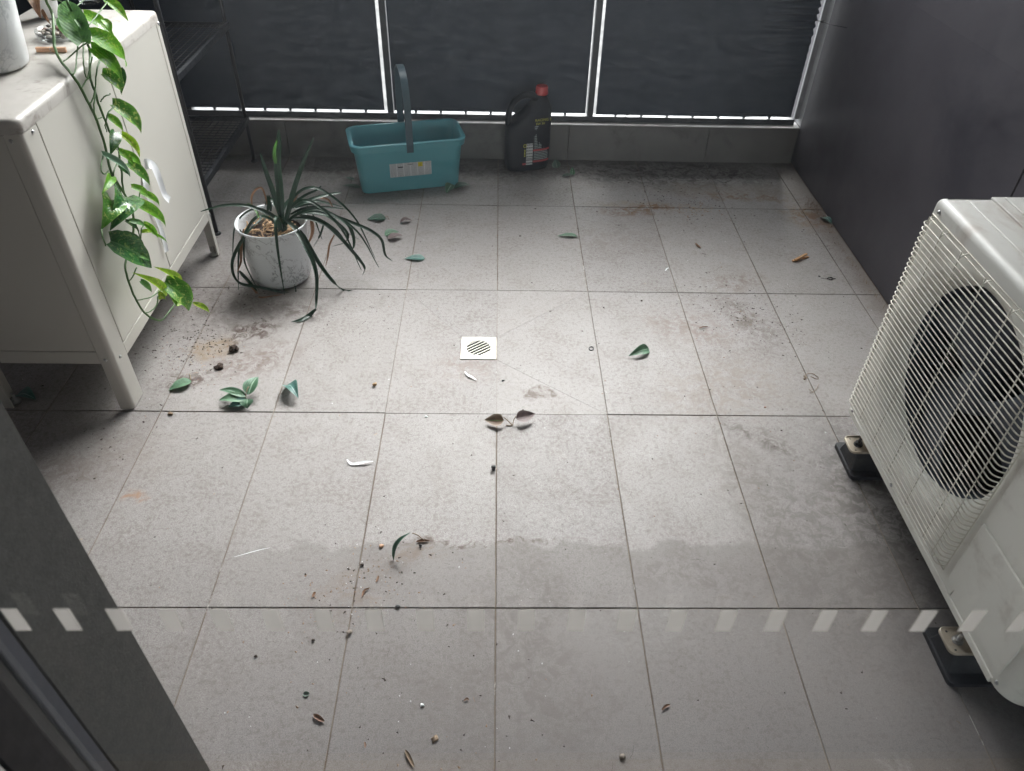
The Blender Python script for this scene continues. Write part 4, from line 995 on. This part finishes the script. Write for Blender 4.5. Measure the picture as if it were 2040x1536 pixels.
# things on the cabinet top
cpg = thing('clothes_peg', 'pale worn wooden clothes peg on the cabinet top', 'clothes peg', aF(104, 104, CZ+.0005), R(2))
for dz in (.002, .008): obj('jaw', B(-.035, .035, -.0045, .0045, dz-.0018, dz+.0035, bev=.001), M['woodpale'], cpg)
sp = bmesh.new(); tube(sp, [(.0, -.0055, .0), (.0, -.0055, .011), (0, .0055, .011), (0, .0055, .0)], .0009, 6); obj('spring', sp, M['screw'], cpg)
jar = thing('glass_jar', 'clear glass jar with a printed paper label near the back of the cabinet top', 'jar', aF(184, 6, CZ), 0)
bm = bmesh.new(); lathe(bm, [(0, .002), (.034, .002), (.037, .006), (.037, .085), (.033, .093), (.033, .105), (.031, .105), (.031, .092), (.035, .084), (.035, .007), (0, .005)], 40); obj('jar_wall', bm, M['jar'], jar, True)
bm = bmesh.new(); u = bm.loops.layers.uv.new('UVMap')
for k in range(14):
    a0, a1 = R(-110+k*10), R(-100+k*10); f = bm.faces.new([bm.verts.new((.0378*math.cos(a), .0378*math.sin(a), z)) for a, z in ((a0, .015), (a1, .015), (a1, .075), (a0, .075))])
    for l, c in zip(f.loops, ((k/14, 0), ((k+1)/14, 0), ((k+1)/14, 1), (k/14, 1))): l[u].uv = c
obj('paper_label', bm, print_mat('jar_label', (.60, .63, .72), (.12, .12, .22), 12, 1, .7, .4), jar, True)
dish = thing('glass_dish', 'glass dish of grey and pink pebbles behind the clothes peg', 'dish', aF(124, 74, CZ), 0)
bm = bmesh.new(); lathe(bm, [(0, .001), (.052, .001), (.056, .006), (.058, .020), (.0568, .020), (.054, .008), (0, .004)], 40); obj('dish_wall', bm, M['jar'], dish, True)
def stone(bm, c, r, seed):
    t = bmesh.new(); bmesh.ops.create_icosphere(t, subdivisions=1, radius=r)
    for v in t.verts: v.co = Vector((v.co.x*1.25, v.co.y, v.co.z*.7))*(1+.3*noise.noise(v.co*(.9/r)+Vector((seed, 0, 0))))
    merge(bm, t, Matrix.Translation(c) @ Matrix.Rotation(seed, 4, 'Z'))
pebm = [pm('pebble_a', (.30, .20, .17), .7, 0, .4, 60), pm('pebble_b', (.12, .115, .11), .7, 0, .4, 60), pm('pebble_c', (.40, .36, .31), .7, 0, .3, 60)]
for i in range(80):
    a = random.uniform(0, 6.3); r = .050*math.sqrt(random.random()); bm = bmesh.new(); stone(bm, (r*math.cos(a), r*math.sin(a), .008+.012*random.random()), random.uniform(.004, .0075), i*1.3); obj('pebble', bm, pebm[i % 3], dish, True)
cup_ = thing('small_white_pot', 'small plain white pot behind the marbled pot on the cabinet top', 'pot', aF(100, 34, CZ+.0), 0)
bm = bmesh.new(); lathe(bm, [(0, .001), (.022, .001), (.026, .005), (.036, .085), (.039, .09), (.036, .09), (.032, .075), (0, .072)], 36); obj('pot_wall', bm, M['white'], cup_, True)
tag(link('terracotta_chip', bpy.data.meshes.new('x')), 'small terracotta pot foot at the back edge of the cabinet top', 'pot') if False else None
tp_ = thing('terracotta_pot', 'small terracotta pot at the far end of the cabinet top', 'pot', aF(240, -4, CZ), 0)
bm = bmesh.new(); lathe(bm, [(0, .001), (.022, .001), (.024, .006), (.029, .045), (.033, .045), (.033, .058), (.029, .058), (.026, .04), (0, .04)], 32); obj('pot_wall', bm, M['terra'], tp_, True)
pf = aF(216, 48, CZ+.002)
fbm = bmesh.new(); tube(fbm, [pf+Vector((-.006, -.006, 0)), pf+Vector((.002, .004, .003)), pf+Vector((.008, .012, .001))], lambda t: .0024*(1-.7*t), 6)
tag(obj('feather', fbm, M['feather'], None, True), 'tiny white feather on the edge of the cabinet top', 'feather')

# ------------------------------------------------------------------ black rack behind the cabinet
rk = thing('metal_rack', 'black steel rack with mesh shelves behind the beige cabinet', 'rack', (-1.03, .95, 0))
def rleg(x, y, h=1.15):
    bm = bmesh.new(); tube(bm, [(x, y, .008), (x, y, h)], .0075, 12); o = obj('leg', bm, M['leg'], rk, True)
    f = bmesh.new(); lathe(f, [(0, 0), (.014, 0), (.015, .003), (.010, .009), (0, .009)], 18, (x, y, 0)); obj('leg_foot', f, M['leg'], o, True)
D = .62
for x, y in ((.010, 0), (-.008, D), (-.34, 0), (-.34, D)): rleg(x, y)
for z in (.185, .545):
    sh = obj('shelf', B(-.020, -.010, .002, D-.002, z-.006, z-.002), M['rackgrey'], rk)
    bm = bmesh.new()
    for (a, b, c, d) in ((-.001, .011, .008, D-.008), (-.345, -.333, .008, D-.008)): box(bm, a, b, c, d, z-.010, z+.012, bev=.001, seg=1)
    for (c, d) in ((.0, .010), (D-.010, D)): box(bm, -.332, -.002, c, d, z-.010, z+.008, bev=.001, seg=1)
    obj('shelf_rim', bm, M['rackgrey'], sh)
    ms = bmesh.new()
    for i in range(1, 24): box(ms, -.332, -.002, i*D/24-.0012, i*D/24+.0012, z-.0012, z+.0008)
    for i in range(1, 13): box(ms, -.332+i*.33/13-.0012, -.332+i*.33/13+.0012, .01, D-.01, z+.0011, z+.0030)
    tag(obj('shelf_mesh', ms, M['rackgrey'], sh), kind='stuff')

# ------------------------------------------------------------------ fallen leaves
def fleaf(bx, by, tx, ty, wpx, mat, label, zb=.003, zt=.003, bend=.05, fold=.22, roll=0.0, lift=0.0, nrm=(0, 0, 1), heart=.2, stalk=None, name='fallen_leaf', cat='leaf'):
    b = aF(bx, by, zb); t = aF(tx, ty, zt); mid = (b+t)/2; dist = (mid-CAM).dot(FW); wd = wpx*dist/FPX
    bm = bmesh.new(); uv = bm.loops.layers.uv.new('UVMap')
    blade(bm, b-mid, t-mid, wd, Vector(nrm), uv, bend, fold, heart, 10, roll)
    zmin = min(v.co.z for v in bm.verts)+mid.z
    for v in bm.verts: v.co.z += .0008-zmin+lift
    o = obj(name, bm, M[mat], None, True); o.location = mid; tag(o, label, cat)
    if stalk:
        sb_ = bmesh.new(); P = [(b-mid)+Vector((0, 0, .0012-min(0, zmin)*0+lift))]+[aF(x, y, .0025)-mid for x, y in stalk]; tube(sb_, crom(P, 4), .0011, 6); obj('stalk', sb_, M['twig'], o, True)
    return o
fleaf(768, 434, 731, 437, 30, 'fl_dark', 'dark green fallen leaf with a pale midrib, farthest of those right of the strap-leaved plant', stalk=[(771, 430), (775, 437)])
fleaf(797, 443, 821, 440, 14, 'fl_purp', 'small curled greyish leaf on the tiles right of the strap-leaved plant', bend=.2, fold=.6)
fleaf(767, 468, 795, 462, 26, 'fl_mid', 'green leaf under a purplish one right of the strap-leaved plant', bend=.12)
fleaf(773, 477, 803, 472, 20, 'fl_purp', 'purplish leaf lying on a green one right of the strap-leaved plant', lift=.005, bend=.15)
fleaf(846, 514, 806, 515, 22, 'fl_teal', 'teal fallen leaf with a white stripe, nearest of those right of the strap-leaved plant')
fleaf(1150, 470, 1110, 470, 13, 'fl_mid', 'narrow pale green leaf lying on a joint in front of the oil jug', fold=.5)
fleaf(1292, 694, 1251, 709, 22, 'fl_mid', 'folded green leaf alone on the bright tiles right of the drain', fold=.55, bend=.2, nrm=(0, -.6, .8))
fleaf(900, 366, 889, 384, 20, 'fl_mid', 'pale leaf standing at the right end of the teal bucket', fold=.6, nrm=(0, -.5, .8), zb=.02)
fleaf(905, 374, 938, 370, 22, 'fl_dark', 'dark rounded leaf beside the right end of the teal bucket', bend=.15)
fleaf(717, 373, 682, 369, 16, 'fl_dim', 'dusty green leaf on the floor left of the teal bucket')
fleaf(704, 358, 688, 352, 12, 'fl_dark', 'small dark leaf by the left end of the teal bucket')
fleaf(742, 382, 725, 385, 9, 'fl_dark', 'small dark leaf caught under the front of the teal bucket')
fleaf(1110, 334, 1106, 317, 18, 'fl_dim', 'dusty leaf leaning on the kerb right of the oil jug', zt=.03, nrm=(0, -1, .3))
fleaf(1120, 351, 1146, 349, 12, 'fl_dim', 'dusty leaf lying flat in front of the kerb right of the oil jug', fold=.5)
fleaf(1140, 348, 1140, 332, 11, 'fl_mid', 'small pale green leaf standing up in front of the kerb', zt=.03, nrm=(.2, -1, .3))
fleaf(1637, 433, 1657, 447, 16, 'fl_teal', 'teal leaf lying against the foot of the right wall', bend=.2)
fleaf(380, 757, 335, 777, 28, 'fl_pale', 'pale green leaf with its stalk up near the cabinet leg', zb=.012, bend=.10, stalk=[(379, 750), (377, 745)])
fleaf(572, 767, 595, 796, 30, 'fl_teal', 'teal curled leaf standing alone right of the leaf sprig', fold=.5, bend=.25, zt=.012)
fleaf(35, 785, 72, 797, 32, 'fl_teal', 'dark teal leaf lying by the back leg of the cabinet', bend=.2, fold=.4)
o = fleaf(798, 1118-6, 819, 1062, 18, 'fl_dark', 'long arched dark leaf standing on the near tiles', bend=.30, fold=.5, nrm=(-.7, -.1, .5), zt=.05, zb=.003) if False else None
# arched leaf: both ends touch down, back lifted
b, t = aF(785, 1115, .002), aF(822, 1062, .045); mid = (b+t)/2
bm = bmesh.new(); uv = bm.loops.layers.uv.new('UVMap'); blade(bm, b-mid, t-mid, .020, Vector((-.85, -.3, .35)), uv, .20, .6, .2, 12, 0)
zmin = min(v.co.z for v in bm.verts)+mid.z
for v in bm.verts: v.co.z += .001-zmin
o = obj('fallen_leaf', bm, M['fl_dark'], None, True); o.location = mid; tag(o, 'long dark green leaf arching up from the near tiles', 'leaf')
sb_ = bmesh.new(); tube(sb_, crom([t-mid+Vector((0, 0, .001-zmin)), aF(832, 1066, .03)-mid, aF(846, 1077, .006)-mid], 5), .0011, 6); obj('stalk', sb_, M['twig'], o, True)
# leaf sprig (cluster)
sg = thing('leaf_sprig', 'fallen sprig of five green leaves on the tiles near the cabinet', 'leaf sprig', aF(490, 790, 0))
def subleaf(root, bx, by, zb, tx, ty, zt, wpx, mat, bend=.15, fold=.35, nrm=(0, -.2, 1), nm='leaf'):
    o0 = root.location; b = aF(bx, by, zb)-o0; t = aF(tx, ty, zt)-o0; dist = ((b+t)/2+o0-CAM).dot(FW); bm = bmesh.new(); uv = bm.loops.layers.uv.new('UVMap')
    blade(bm, b, t, wpx*dist/FPX, Vector(nrm), uv, bend, fold, .2, 10, 0)
    for v in bm.verts: v.co.z = max(v.co.z, .0012+.0006*math.sin(v.co.x*900))
    return obj(nm, bm, M[mat], root, True)
subleaf(sg, 490, 790, .016, 438, 779, .010, 18, 'fl_mid'); subleaf(sg, 491, 796, .010, 437, 799, .008, 26, 'fl_pale'); subleaf(sg, 494, 800, .006, 455, 812, .003, 20, 'fl_teal', nrm=(0, -.4, 1))
subleaf(sg, 495, 786, .02, 515, 752, .028, 32, 'fl_mid', nrm=(-.2, -.7, .7)); subleaf(sg, 493, 795, .018, 493, 814, .004, 28, 'fl_mid', nrm=(0, -.5, .9))
bm = bmesh.new(); tube(bm, crom([aF(488, 800, .004)-sg.location, aF(490, 785, .02)-sg.location, aF(494, 772, .03)-sg.location, aF(497, 772, .028)-sg.location], 4), .0018, 6); obj('stalk', bm, M['twig'], sg, True)
# joined reddish pair
pr_ = thing('leaf_sprig', 'pair of reddish fallen leaves joined by a stalk on the joint below the drain', 'leaf sprig', aF(1020, 846, 0))
subleaf(pr_, 1003, 838, .016, 965, 836, .012, 27, 'fl_red', bend=-.06, fold=.45, nrm=(.1, -.45, .8)); subleaf(pr_, 1029, 834, .018, 1067, 824, .020, 27, 'fl_purp', bend=-.06, fold=.45, nrm=(-.1, -.45, .8))
bm = bmesh.new(); tube(bm, crom([aF(1003, 831, .022)-pr_.location, aF(1012, 838, .010)-pr_.location, aF(1021, 847, .003)-pr_.location], 4), .0012, 6); tube(bm, crom([aF(1028, 829, .024)-pr_.location, aF(1023, 838, .010)-pr_.location, aF(1021, 847, .003)-pr_.location, aF(1008, 847, .003)-pr_.location], 4), .0012, 6); obj('stalk', bm, M['twig'], pr_, True)

# ------------------------------------------------------------------ other litter
pg = thing('clothes_peg', 'orange-brown wooden clothes peg lying open on the tiles near the right wall', 'clothes peg', aF(1594, 517, 0), R(38))
obj('jaw', B(-.036, .034, -.004, .004, .009, .0135, bev=.001), M['wood'], pg)
o = obj('jaw', B(-.036, .034, -.004, .004, -.002, .0025, bev=.001), M['wood'], pg); o.rotation_euler = (0, R(-2), R(-16)); o.location = (.0, -.001, .0035)
sp = bmesh.new(); tube(sp, [(-.004, -.005, .001), (-.004, -.005, .0145), (-.004, .005, .0145), (-.004, .005, .001)], .0009, 6); obj('spring', sp, M['screw'], pg)
def lump(px, py, r, mat, name, label, cat, flat=.6, rough_=.5, seed=1, sub=3):
    bm = bmesh.new(); bmesh.ops.create_icosphere(bm, subdivisions=sub, radius=r)
    for v in bm.verts: v.co = Vector((v.co.x*1.2, v.co.y, v.co.z*flat))*(1+rough_*noise.noise(v.co*(1.6/r)+Vector((seed*3.1, 0, 0))))
    for v in bm.verts: v.co *= .82
    zm = min(v.co.z for v in bm.verts); o = obj(name, bm, M[mat], None, True); p = aF(px, py, 0); o.location = (p.x, p.y, -zm+.0003); return tag(o, label, cat)
lump(467, 698, .0135, 'soil', 'soil_clump', 'larger crumbled clump of dark soil between cabinet and drain', 'soil clump', .6, 1.1, 2)
lump(437, 734, .0105, 'soil', 'soil_clump', 'smaller crumbled clump of dark soil above the leaf sprig', 'soil clump', .6, 1.2, 5)
lump(760, 1089, .0058, 'woodpale', 'pebble', 'cream pebble left of the arched leaf', 'pebble', .7, .3, 3, 2)
lump(838, 1088, .0038, 'black', 'pebble', 'small black pebble right of the arched leaf', 'pebble', .8, .4, 4, 2)
lump(722, 1127, .0042, 'soil', 'crumb', 'dark crumb below the cream pebble', 'crumb', .6, .8, 7, 2)
lump(694, 1134, .0026, 'soil', 'crumb', 'tiny dark crumb left of the tile joint below the cream pebble', 'crumb', .6, .8, 8, 2)
lump(793, 1210, .0050, 'black', 'seed', 'black seed lying on the long joint above the frosted marks', 'seed', .6, .5, 9, 2)
lump(697, 1261, .0060, 'pebble', 'seed_husk', 'dark brown husk on the joint just below the frosted marks', 'husk', .6, .6, 10, 2)
lump(624, 1276, .0036, 'soil', 'crumb', 'dark crumb left of the brown husk below the frosted marks', 'crumb', .6, .6, 11, 2)
lump(510, 1308, .0034, 'soil', 'crumb', 'grey brown crumb nearest the grey wall edge', 'crumb', .5, .8, 12, 2)
lump(867, 1473, .0062, 'twig', 'dry_clump', 'dry pale tuft near the bottom of the floor', 'tuft', .6, 1.2, 13, 2)
lump(841, 1406, .0034, 'white', 'crumb', 'white crumb above the dry pale tuft', 'crumb', .7, .9, 14, 2)
lump(1240, 1508, .0052, 'pebble', 'dead_insect', 'tan dead insect at the bottom centre of the floor', 'insect', .7, .8, 15, 2)
lump(849, 831, .0040, 'white', 'crumb', 'white crumb beside the joint left of the reddish leaf pair', 'crumb', .4, 1.0, 16, 2)
lump(747, 768, .0058, 'straw', 'dry_flower', 'small yellowish dried flower left of the drain', 'flower', .8, 1.2, 17, 2)
lump(1278, 600, .0036, 'soil', 'crumb', 'dark grain above the folded green leaf', 'crumb', .6, .4, 18, 2)
lump(1002, 759, .0038, 'black', 'crumb', 'black crumb just below the drain', 'crumb', .4, .9, 19, 2)
lump(1036, 471, .0032, 'soil', 'crumb', 'dark crumb on the tiles in front of the oil jug', 'crumb', .6, .6, 20, 2)
lump(340, 826, .0065, 'twig', 'bark_chip', 'curled brown bark chip beside the front cabinet leg', 'chip', .5, 1.2, 21, 2)
lump(1524, 812, .0034, 'terra', 'crumb', 'reddish crumb left of the outdoor unit', 'crumb', .5, .8, 22, 2)
bm = bmesh.new(); lathe(bm, [(0, .0), (.004, 0), (.0045, .004), (.0028, .006), (.006, .009), (.0055, .012), (0, .013)], 18); o = obj('black_stopper', bm, M['black'], None, True); o.location = aF(983, 936, 0); tag(o, 'small black rubber stopper on the centre joint', 'stopper')
bm = bmesh.new(); tube(bm, [(.0068*math.cos(k*math.pi/12), .0090*math.sin(k*math.pi/12), .0015) for k in range(25)], .0012, 6, cap=False); o = obj('rubber_ring', bm, M['black'], None, True); o.location = aF(1178, 695, 0); o.rotation_euler = (0, 0, R(-15)); tag(o, 'small black rubber ring beside a tile joint right of the drain', 'ring')
def feather(pts, wd, label):
    bm = bmesh.new(); uv = bm.loops.layers.uv.new('UVMap'); P = [aF(x, y, z) for x, y, z in pts]; o0 = P[0].copy(); o0.z = 0
    ribbon(bm, crom([p-o0 for p in P], 6), lambda t: wd*(.35+.9*math.sin(math.pi*min(1, t*1.05))**1.0), up=Vector((0, -.1, 1)), fold=.2, uv=uv); o = obj('feather', bm, M['ribbon']); o.location = o0; return tag(o, label, 'feather')
feather([(691, 915, .004), (700, 924, .003), (715, 923, .004), (730, 920, .006), (743, 919, .005)], .007, 'white curled feather left of the black stopper')
feather([(926, 740, .004), (932, 747, .004), (940, 751, .004), (949, 757, .003)], .006, 'small white feather just below the drain')
feather([(466, 1110, .002), (490, 1103, .002), (515, 1096, .002), (538, 1091, .002)], .0012, 'thin white feather quill on the left tiles above the marks')
feather([(1325, 540, .002), (1328, 536, .002), (1332, 533, .002)], .003, 'tiny white feather beside a joint above the bright tiles')
def chip(pts, wd, mat, name, label, cat, z=.003):
    bm = bmesh.new(); uv = bm.loops.layers.uv.new('UVMap'); P = [aF(x, y, z) for x, y in pts]; o0 = P[0].copy(); o0.z = 0
    ribbon(bm, crom([p-o0 for p in P], 5), lambda t: .75*wd*(.3+math.sin(math.pi*t)**.7), up=Vector((0, -.2, 1)), fold=.6, uv=uv); o = obj(name, bm, M[mat], None, True); o.location = o0; return tag(o, label, cat)
chip([(624, 1423), (634, 1430), (646, 1437)], .009, 'dead', 'leaf_scrap', 'brown curled leaf scrap near the lower left of the tiles', 'leaf scrap')
chip([(604, 1382), (610, 1383), (616, 1381)], .010, 'fl_dim', 'leaf_scrap', 'dark grey round leaf scrap above the brown curled scrap', 'leaf scrap', .001)
chip([(807, 1494), (815, 1508), (825, 1528)], .007, 'twig', 'twig', 'feathery dark twig at the bottom edge of the floor', 'twig')
chip([(726, 1478), (728, 1484), (727, 1490)], .004, 'dead', 'leaf_scrap', 'tiny brown scrap left of the feathery twig', 'leaf scrap')
chip([(622, 1190), (626, 1183), (628, 1179)], .006, 'dead', 'petal', 'orange brown petal above the long joint at left', 'petal')
chip([(749, 1160), (753, 1152), (754, 1147)], .005, 'dead', 'petal', 'upper reddish petal below the arched leaf', 'petal')
chip([(721, 1189), (726, 1177), (737, 1171)], .005, 'dead', 'petal', 'curled brown petal just above the long joint', 'petal')
chip([(829, 1080), (840, 1077), (856, 1078)], .007, 'dead', 'leaf_scrap', 'thin dry brown scrap at the stalk of the arched leaf', 'leaf scrap')
chip([(1318, 1415), (1326, 1407), (1335, 1404)], .005, 'dead', 'leaf_scrap', 'hooked brown scrap on the near tiles right of centre', 'leaf scrap')
chip([(924, 1396), (930, 1392), (934, 1395)], .004, 'dead', 'leaf_scrap', 'small forked brown scrap left of the centre joint', 'leaf scrap')
chip([(943, 1388), (946, 1398)], .004, 'twig', 'twig', 'tiny dark twig beside the forked brown scrap', 'twig')
chip([(1905, 1436), (1914, 1442)], .006, 'twig', 'leaf_scrap', 'small dry scrap below the near rubber foot', 'leaf scrap')
chip([(1385, 484), (1390, 490), (1396, 494)], .008, 'dead', 'leaf_scrap', 'dark reddish scrap on the far right tiles', 'leaf scrap')
chip([(1399, 505), (1406, 507)], .005, 'soil', 'crumb', 'blackish flake below the dark reddish scrap', 'crumb')
chip([(1392, 654), (1400, 652), (1411, 651)], .005, 'dead', 'leaf_scrap', 'thin reddish scrap on the middle right tiles', 'leaf scrap')
bg_ = thing('dead_insect', 'curled dark dead insect on the tiles near the right wall', 'insect', aF(1654, 557, 0))
bm = bmesh.new(); tube(bm, crom([(-.010, 0, .003), (-.004, .006, .005), (.005, .005, .005), (.008, -.001, .004), (.002, -.006, .003), (-.007, -.004, .003)], 4), lambda t: .0026*(1-.5*t), 7); obj('body', bm, M['black'], bg_, True)
bm = bmesh.new(); tube(bm, [(.006, .002, .004), (.020, .003, .002)], .0013, 5); tube(bm, [(-.010, .001, .003), (-.030, .007, .001)], .0005, 4); obj('limb', bm, M['black'], bg_, True)
lump(1632, 551, .0036, 'black', 'crumb', 'black crumb left of the curled dead insect', 'crumb', .4, 1.0, 31, 2)
bm = bmesh.new(); o0 = aF(1604, 752, 0)
tube(bm, crom([aF(x, y, .002)-o0 for x, y in ((1601, 755), (1606, 746), (1618, 744), (1630, 752), (1627, 755), (1615, 750))], 5), .0009, 5); tube(bm, [aF(x, y, .002)-o0 for x, y in ((1601, 749), (1607, 752), (1602, 756))], .0015, 5)
o = obj('dry_tendril', bm, M['twig'], None, True); o.location = o0; tag(o, 'looped dry plant tendril left of the outdoor unit', 'tendril')
bm = bmesh.new(); o0 = aF(1620, 775, 0); tube(bm, crom([aF(x, y, .002)-o0 for x, y in ((1631, 765), (1627, 774), (1620, 781), (1613, 783))], 4), .0007, 5); tube(bm, [aF(x, y, .002)-o0 for x, y in ((1611, 775), (1619, 781))], .0006, 5)
o = obj('dry_tendril', bm, M['twig'], None, True); o.location = o0; tag(o, 'short forked dry tendril below the looped one', 'tendril')

# uncountable litter: grit, white dust, fibres, fluff
rnd = random.Random(11)
def on_floor(p): return LX+.02 < p.x < WX-.01 and FY < p.y < KY-.01
def grit(name, mat, clusters, n_bg, smin, smax, label, cat):
    bm = bmesh.new(); pts = []
    for _ in range(n_bg): pts.append((Vector((rnd.uniform(LX, WX), rnd.uniform(FY, KY), 0)), 1))
    for (px, py, rad, cnt, sc_) in clusters:
        c = aF(px, py, 0)
        for _ in range(cnt): pts.append((c+Vector((rnd.gauss(0, rad), rnd.gauss(0, rad), 0)), sc_))
    for p, sc_ in pts:
        if not on_floor(p): continue
        r = (smin+(smax-smin)*rnd.random()**2.2)*sc_*1.5; a = rnd.uniform(0, 6.3); k = rnd.uniform(1, 2.4)
        base = [bm.verts.new(p+Vector((math.cos(a+q*2.09)*r*k if False else (math.cos(q*2.09)*k*math.cos(a)-math.sin(q*2.09)*math.sin(a))*r, (math.cos(q*2.09)*k*math.sin(a)+math.sin(q*2.09)*math.cos(a))*r, .0004))) for q in range(3)]
        tipv = bm.verts.new(p+Vector((rnd.uniform(-.3, .3)*r, rnd.uniform(-.3, .3)*r, .0004+r*.7)))
        for q in range(3): bm.faces.new((base[q], base[(q+1) % 3], tipv))
    return tag(obj(name, bm, M[mat]), label, cat, kind='stuff')
grit('grit', 'soil', [(400, 690, .07, 260, 1.2), (430, 600, .08, 160, 1.1), (330, 700, .09, 120, 1), (680, 690, .09, 170, .6), (740, 620, .10, 60, .8), (1490, 620, .09, 170, 1), (1540, 660, .07, 90, .9), (1400, 590, .07, 50, 1), (1390, 410, .10, 100, 1.1), (1330, 380, .12, 90, 1.2), (760, 1120, .06, 60, 1), (700, 1190, .06, 50, 1), (880, 1400, .12, 40, 1), (250, 890, .06, 40, 1.2), (1560, 900, .18, 60, .7), (1640, 480, .10, 60, 1), (1300, 350, .25, 90, 1.2)], 620, .0005, .0019, 'dark grit and soil crumbs scattered over the tiles', 'grit')
grit('white_dust', 'white', [(720, 1150, .05, 40, .8), (1470, 560, .12, 40, .7), (1640, 585, .08, 12, 1), (900, 1350, .2, 30, .8)], 90, .0004, .0013, 'tiny white flecks scattered over the tiles', 'dust')
grit('brown_flecks', 'dead', [(640, 1180, .05, 60, 1), (740, 1170, .05, 70, 1), (1380, 418, .05, 90, 1.3), (1480, 640, .10, 80, .8), (380, 710, .08, 80, 1), (850, 1450, .14, 40, 1), (1440, 850, .2, 40, .8)], 160, .0005, .0017, 'reddish brown plant flecks scattered over the tiles', 'plant litter')
def fibres(name, mat, clusters, n_bg, wd, lmin, lmax, label, cat, zmax=.001):
    bm = bmesh.new(); pts = [Vector((rnd.uniform(LX, WX), rnd.uniform(FY, KY), 0)) for _ in range(n_bg)]
    for (px, py, rx, ry, cnt) in clusters:
        c = aF(px, py, 0)
        for _ in range(cnt): pts.append(c+Vector((rnd.gauss(0, rx), rnd.gauss(0, ry), 0)))
    for p in pts:
        if not on_floor(p): continue
        L_ = rnd.uniform(lmin, lmax); a = rnd.uniform(0, 6.3); cv = rnd.uniform(-2.5, 2.5); n = 6; z = .0008+rnd.random()*zmax; prev = None
        for i in range(n+1):
            q = p+Vector((0, 0, z+math.sin(i/n*3.1)*zmax)); d = Vector((-math.sin(a), math.cos(a), 0))*wd/2; q.x = min(q.x, WX-.006)
            cur = (bm.verts.new(q-d), bm.verts.new(q+d))
            if prev: bm.faces.new((prev[0], prev[1], cur[1], cur[0]))
            prev = cur; p = p+Vector((math.cos(a), math.sin(a), 0))*L_/n; a += cv/n
    return tag(obj(name, bm, M[mat]), label, cat, kind='stuff')
fibres('fibres', 'soil', [(1450, 900, .15, .2, 18), (930, 640, .08, .05, 14), (1480, 630, .1, .08, 12), (380, 650, .08, .08, 20), (1330, 400, .12, .08, 20)], 110, .00045, .006, .035, 'thin dark hairs and fibres lying on the tiles', 'fibres')
fibres('straw_bits', 'straw', [(1388, 418, .035, .018, 40), (400, 720, .05, .04, 10)], 12, .0011, .004, .016, 'pale straw bits in front of the wrinkled screen', 'straw', .003)
fibres('ginger_fluff', 'twig', [(1625, 412, .022, .035, 170), (1655, 450, .008, .05, 60), (1690, 520, .006, .08, 60), (1740, 590, .006, .05, 40)], 0, .0006, .006, .026, 'ginger fluff and dust gathered along the foot of the right wall', 'fluff', .008)

# repeats share a group
GR = {'screen': 'fabric screens along the railing', 'leaf': 'fallen leaves on the tiles', 'leaf sprig': 'fallen leaf sprigs on the tiles', 'feather': 'white feathers lying about', 'crumb': 'crumbs on the tiles',
      'leaf scrap': 'dry leaf scraps on the tiles', 'petal': 'dry petals near the arched leaf', 'soil clump': 'clumps of soil near the cabinet', 'pebble': 'pebbles near the arched leaf', 'clothes peg': 'wooden clothes pegs',
      'twig': 'dry twigs on the tiles', 'tendril': 'dry tendrils left of the outdoor unit', 'insect': 'dead insects on the tiles', 'cable tie': 'black cable ties on the railing'}
for o in bpy.data.objects:
    if o.parent is None and o.get('category') in GR: o['group'] = GR[o['category']]
# the unused helper meshes are dropped
for me in [m_ for m_ in bpy.data.meshes if m_.users == 0]: bpy.data.meshes.remove(me)
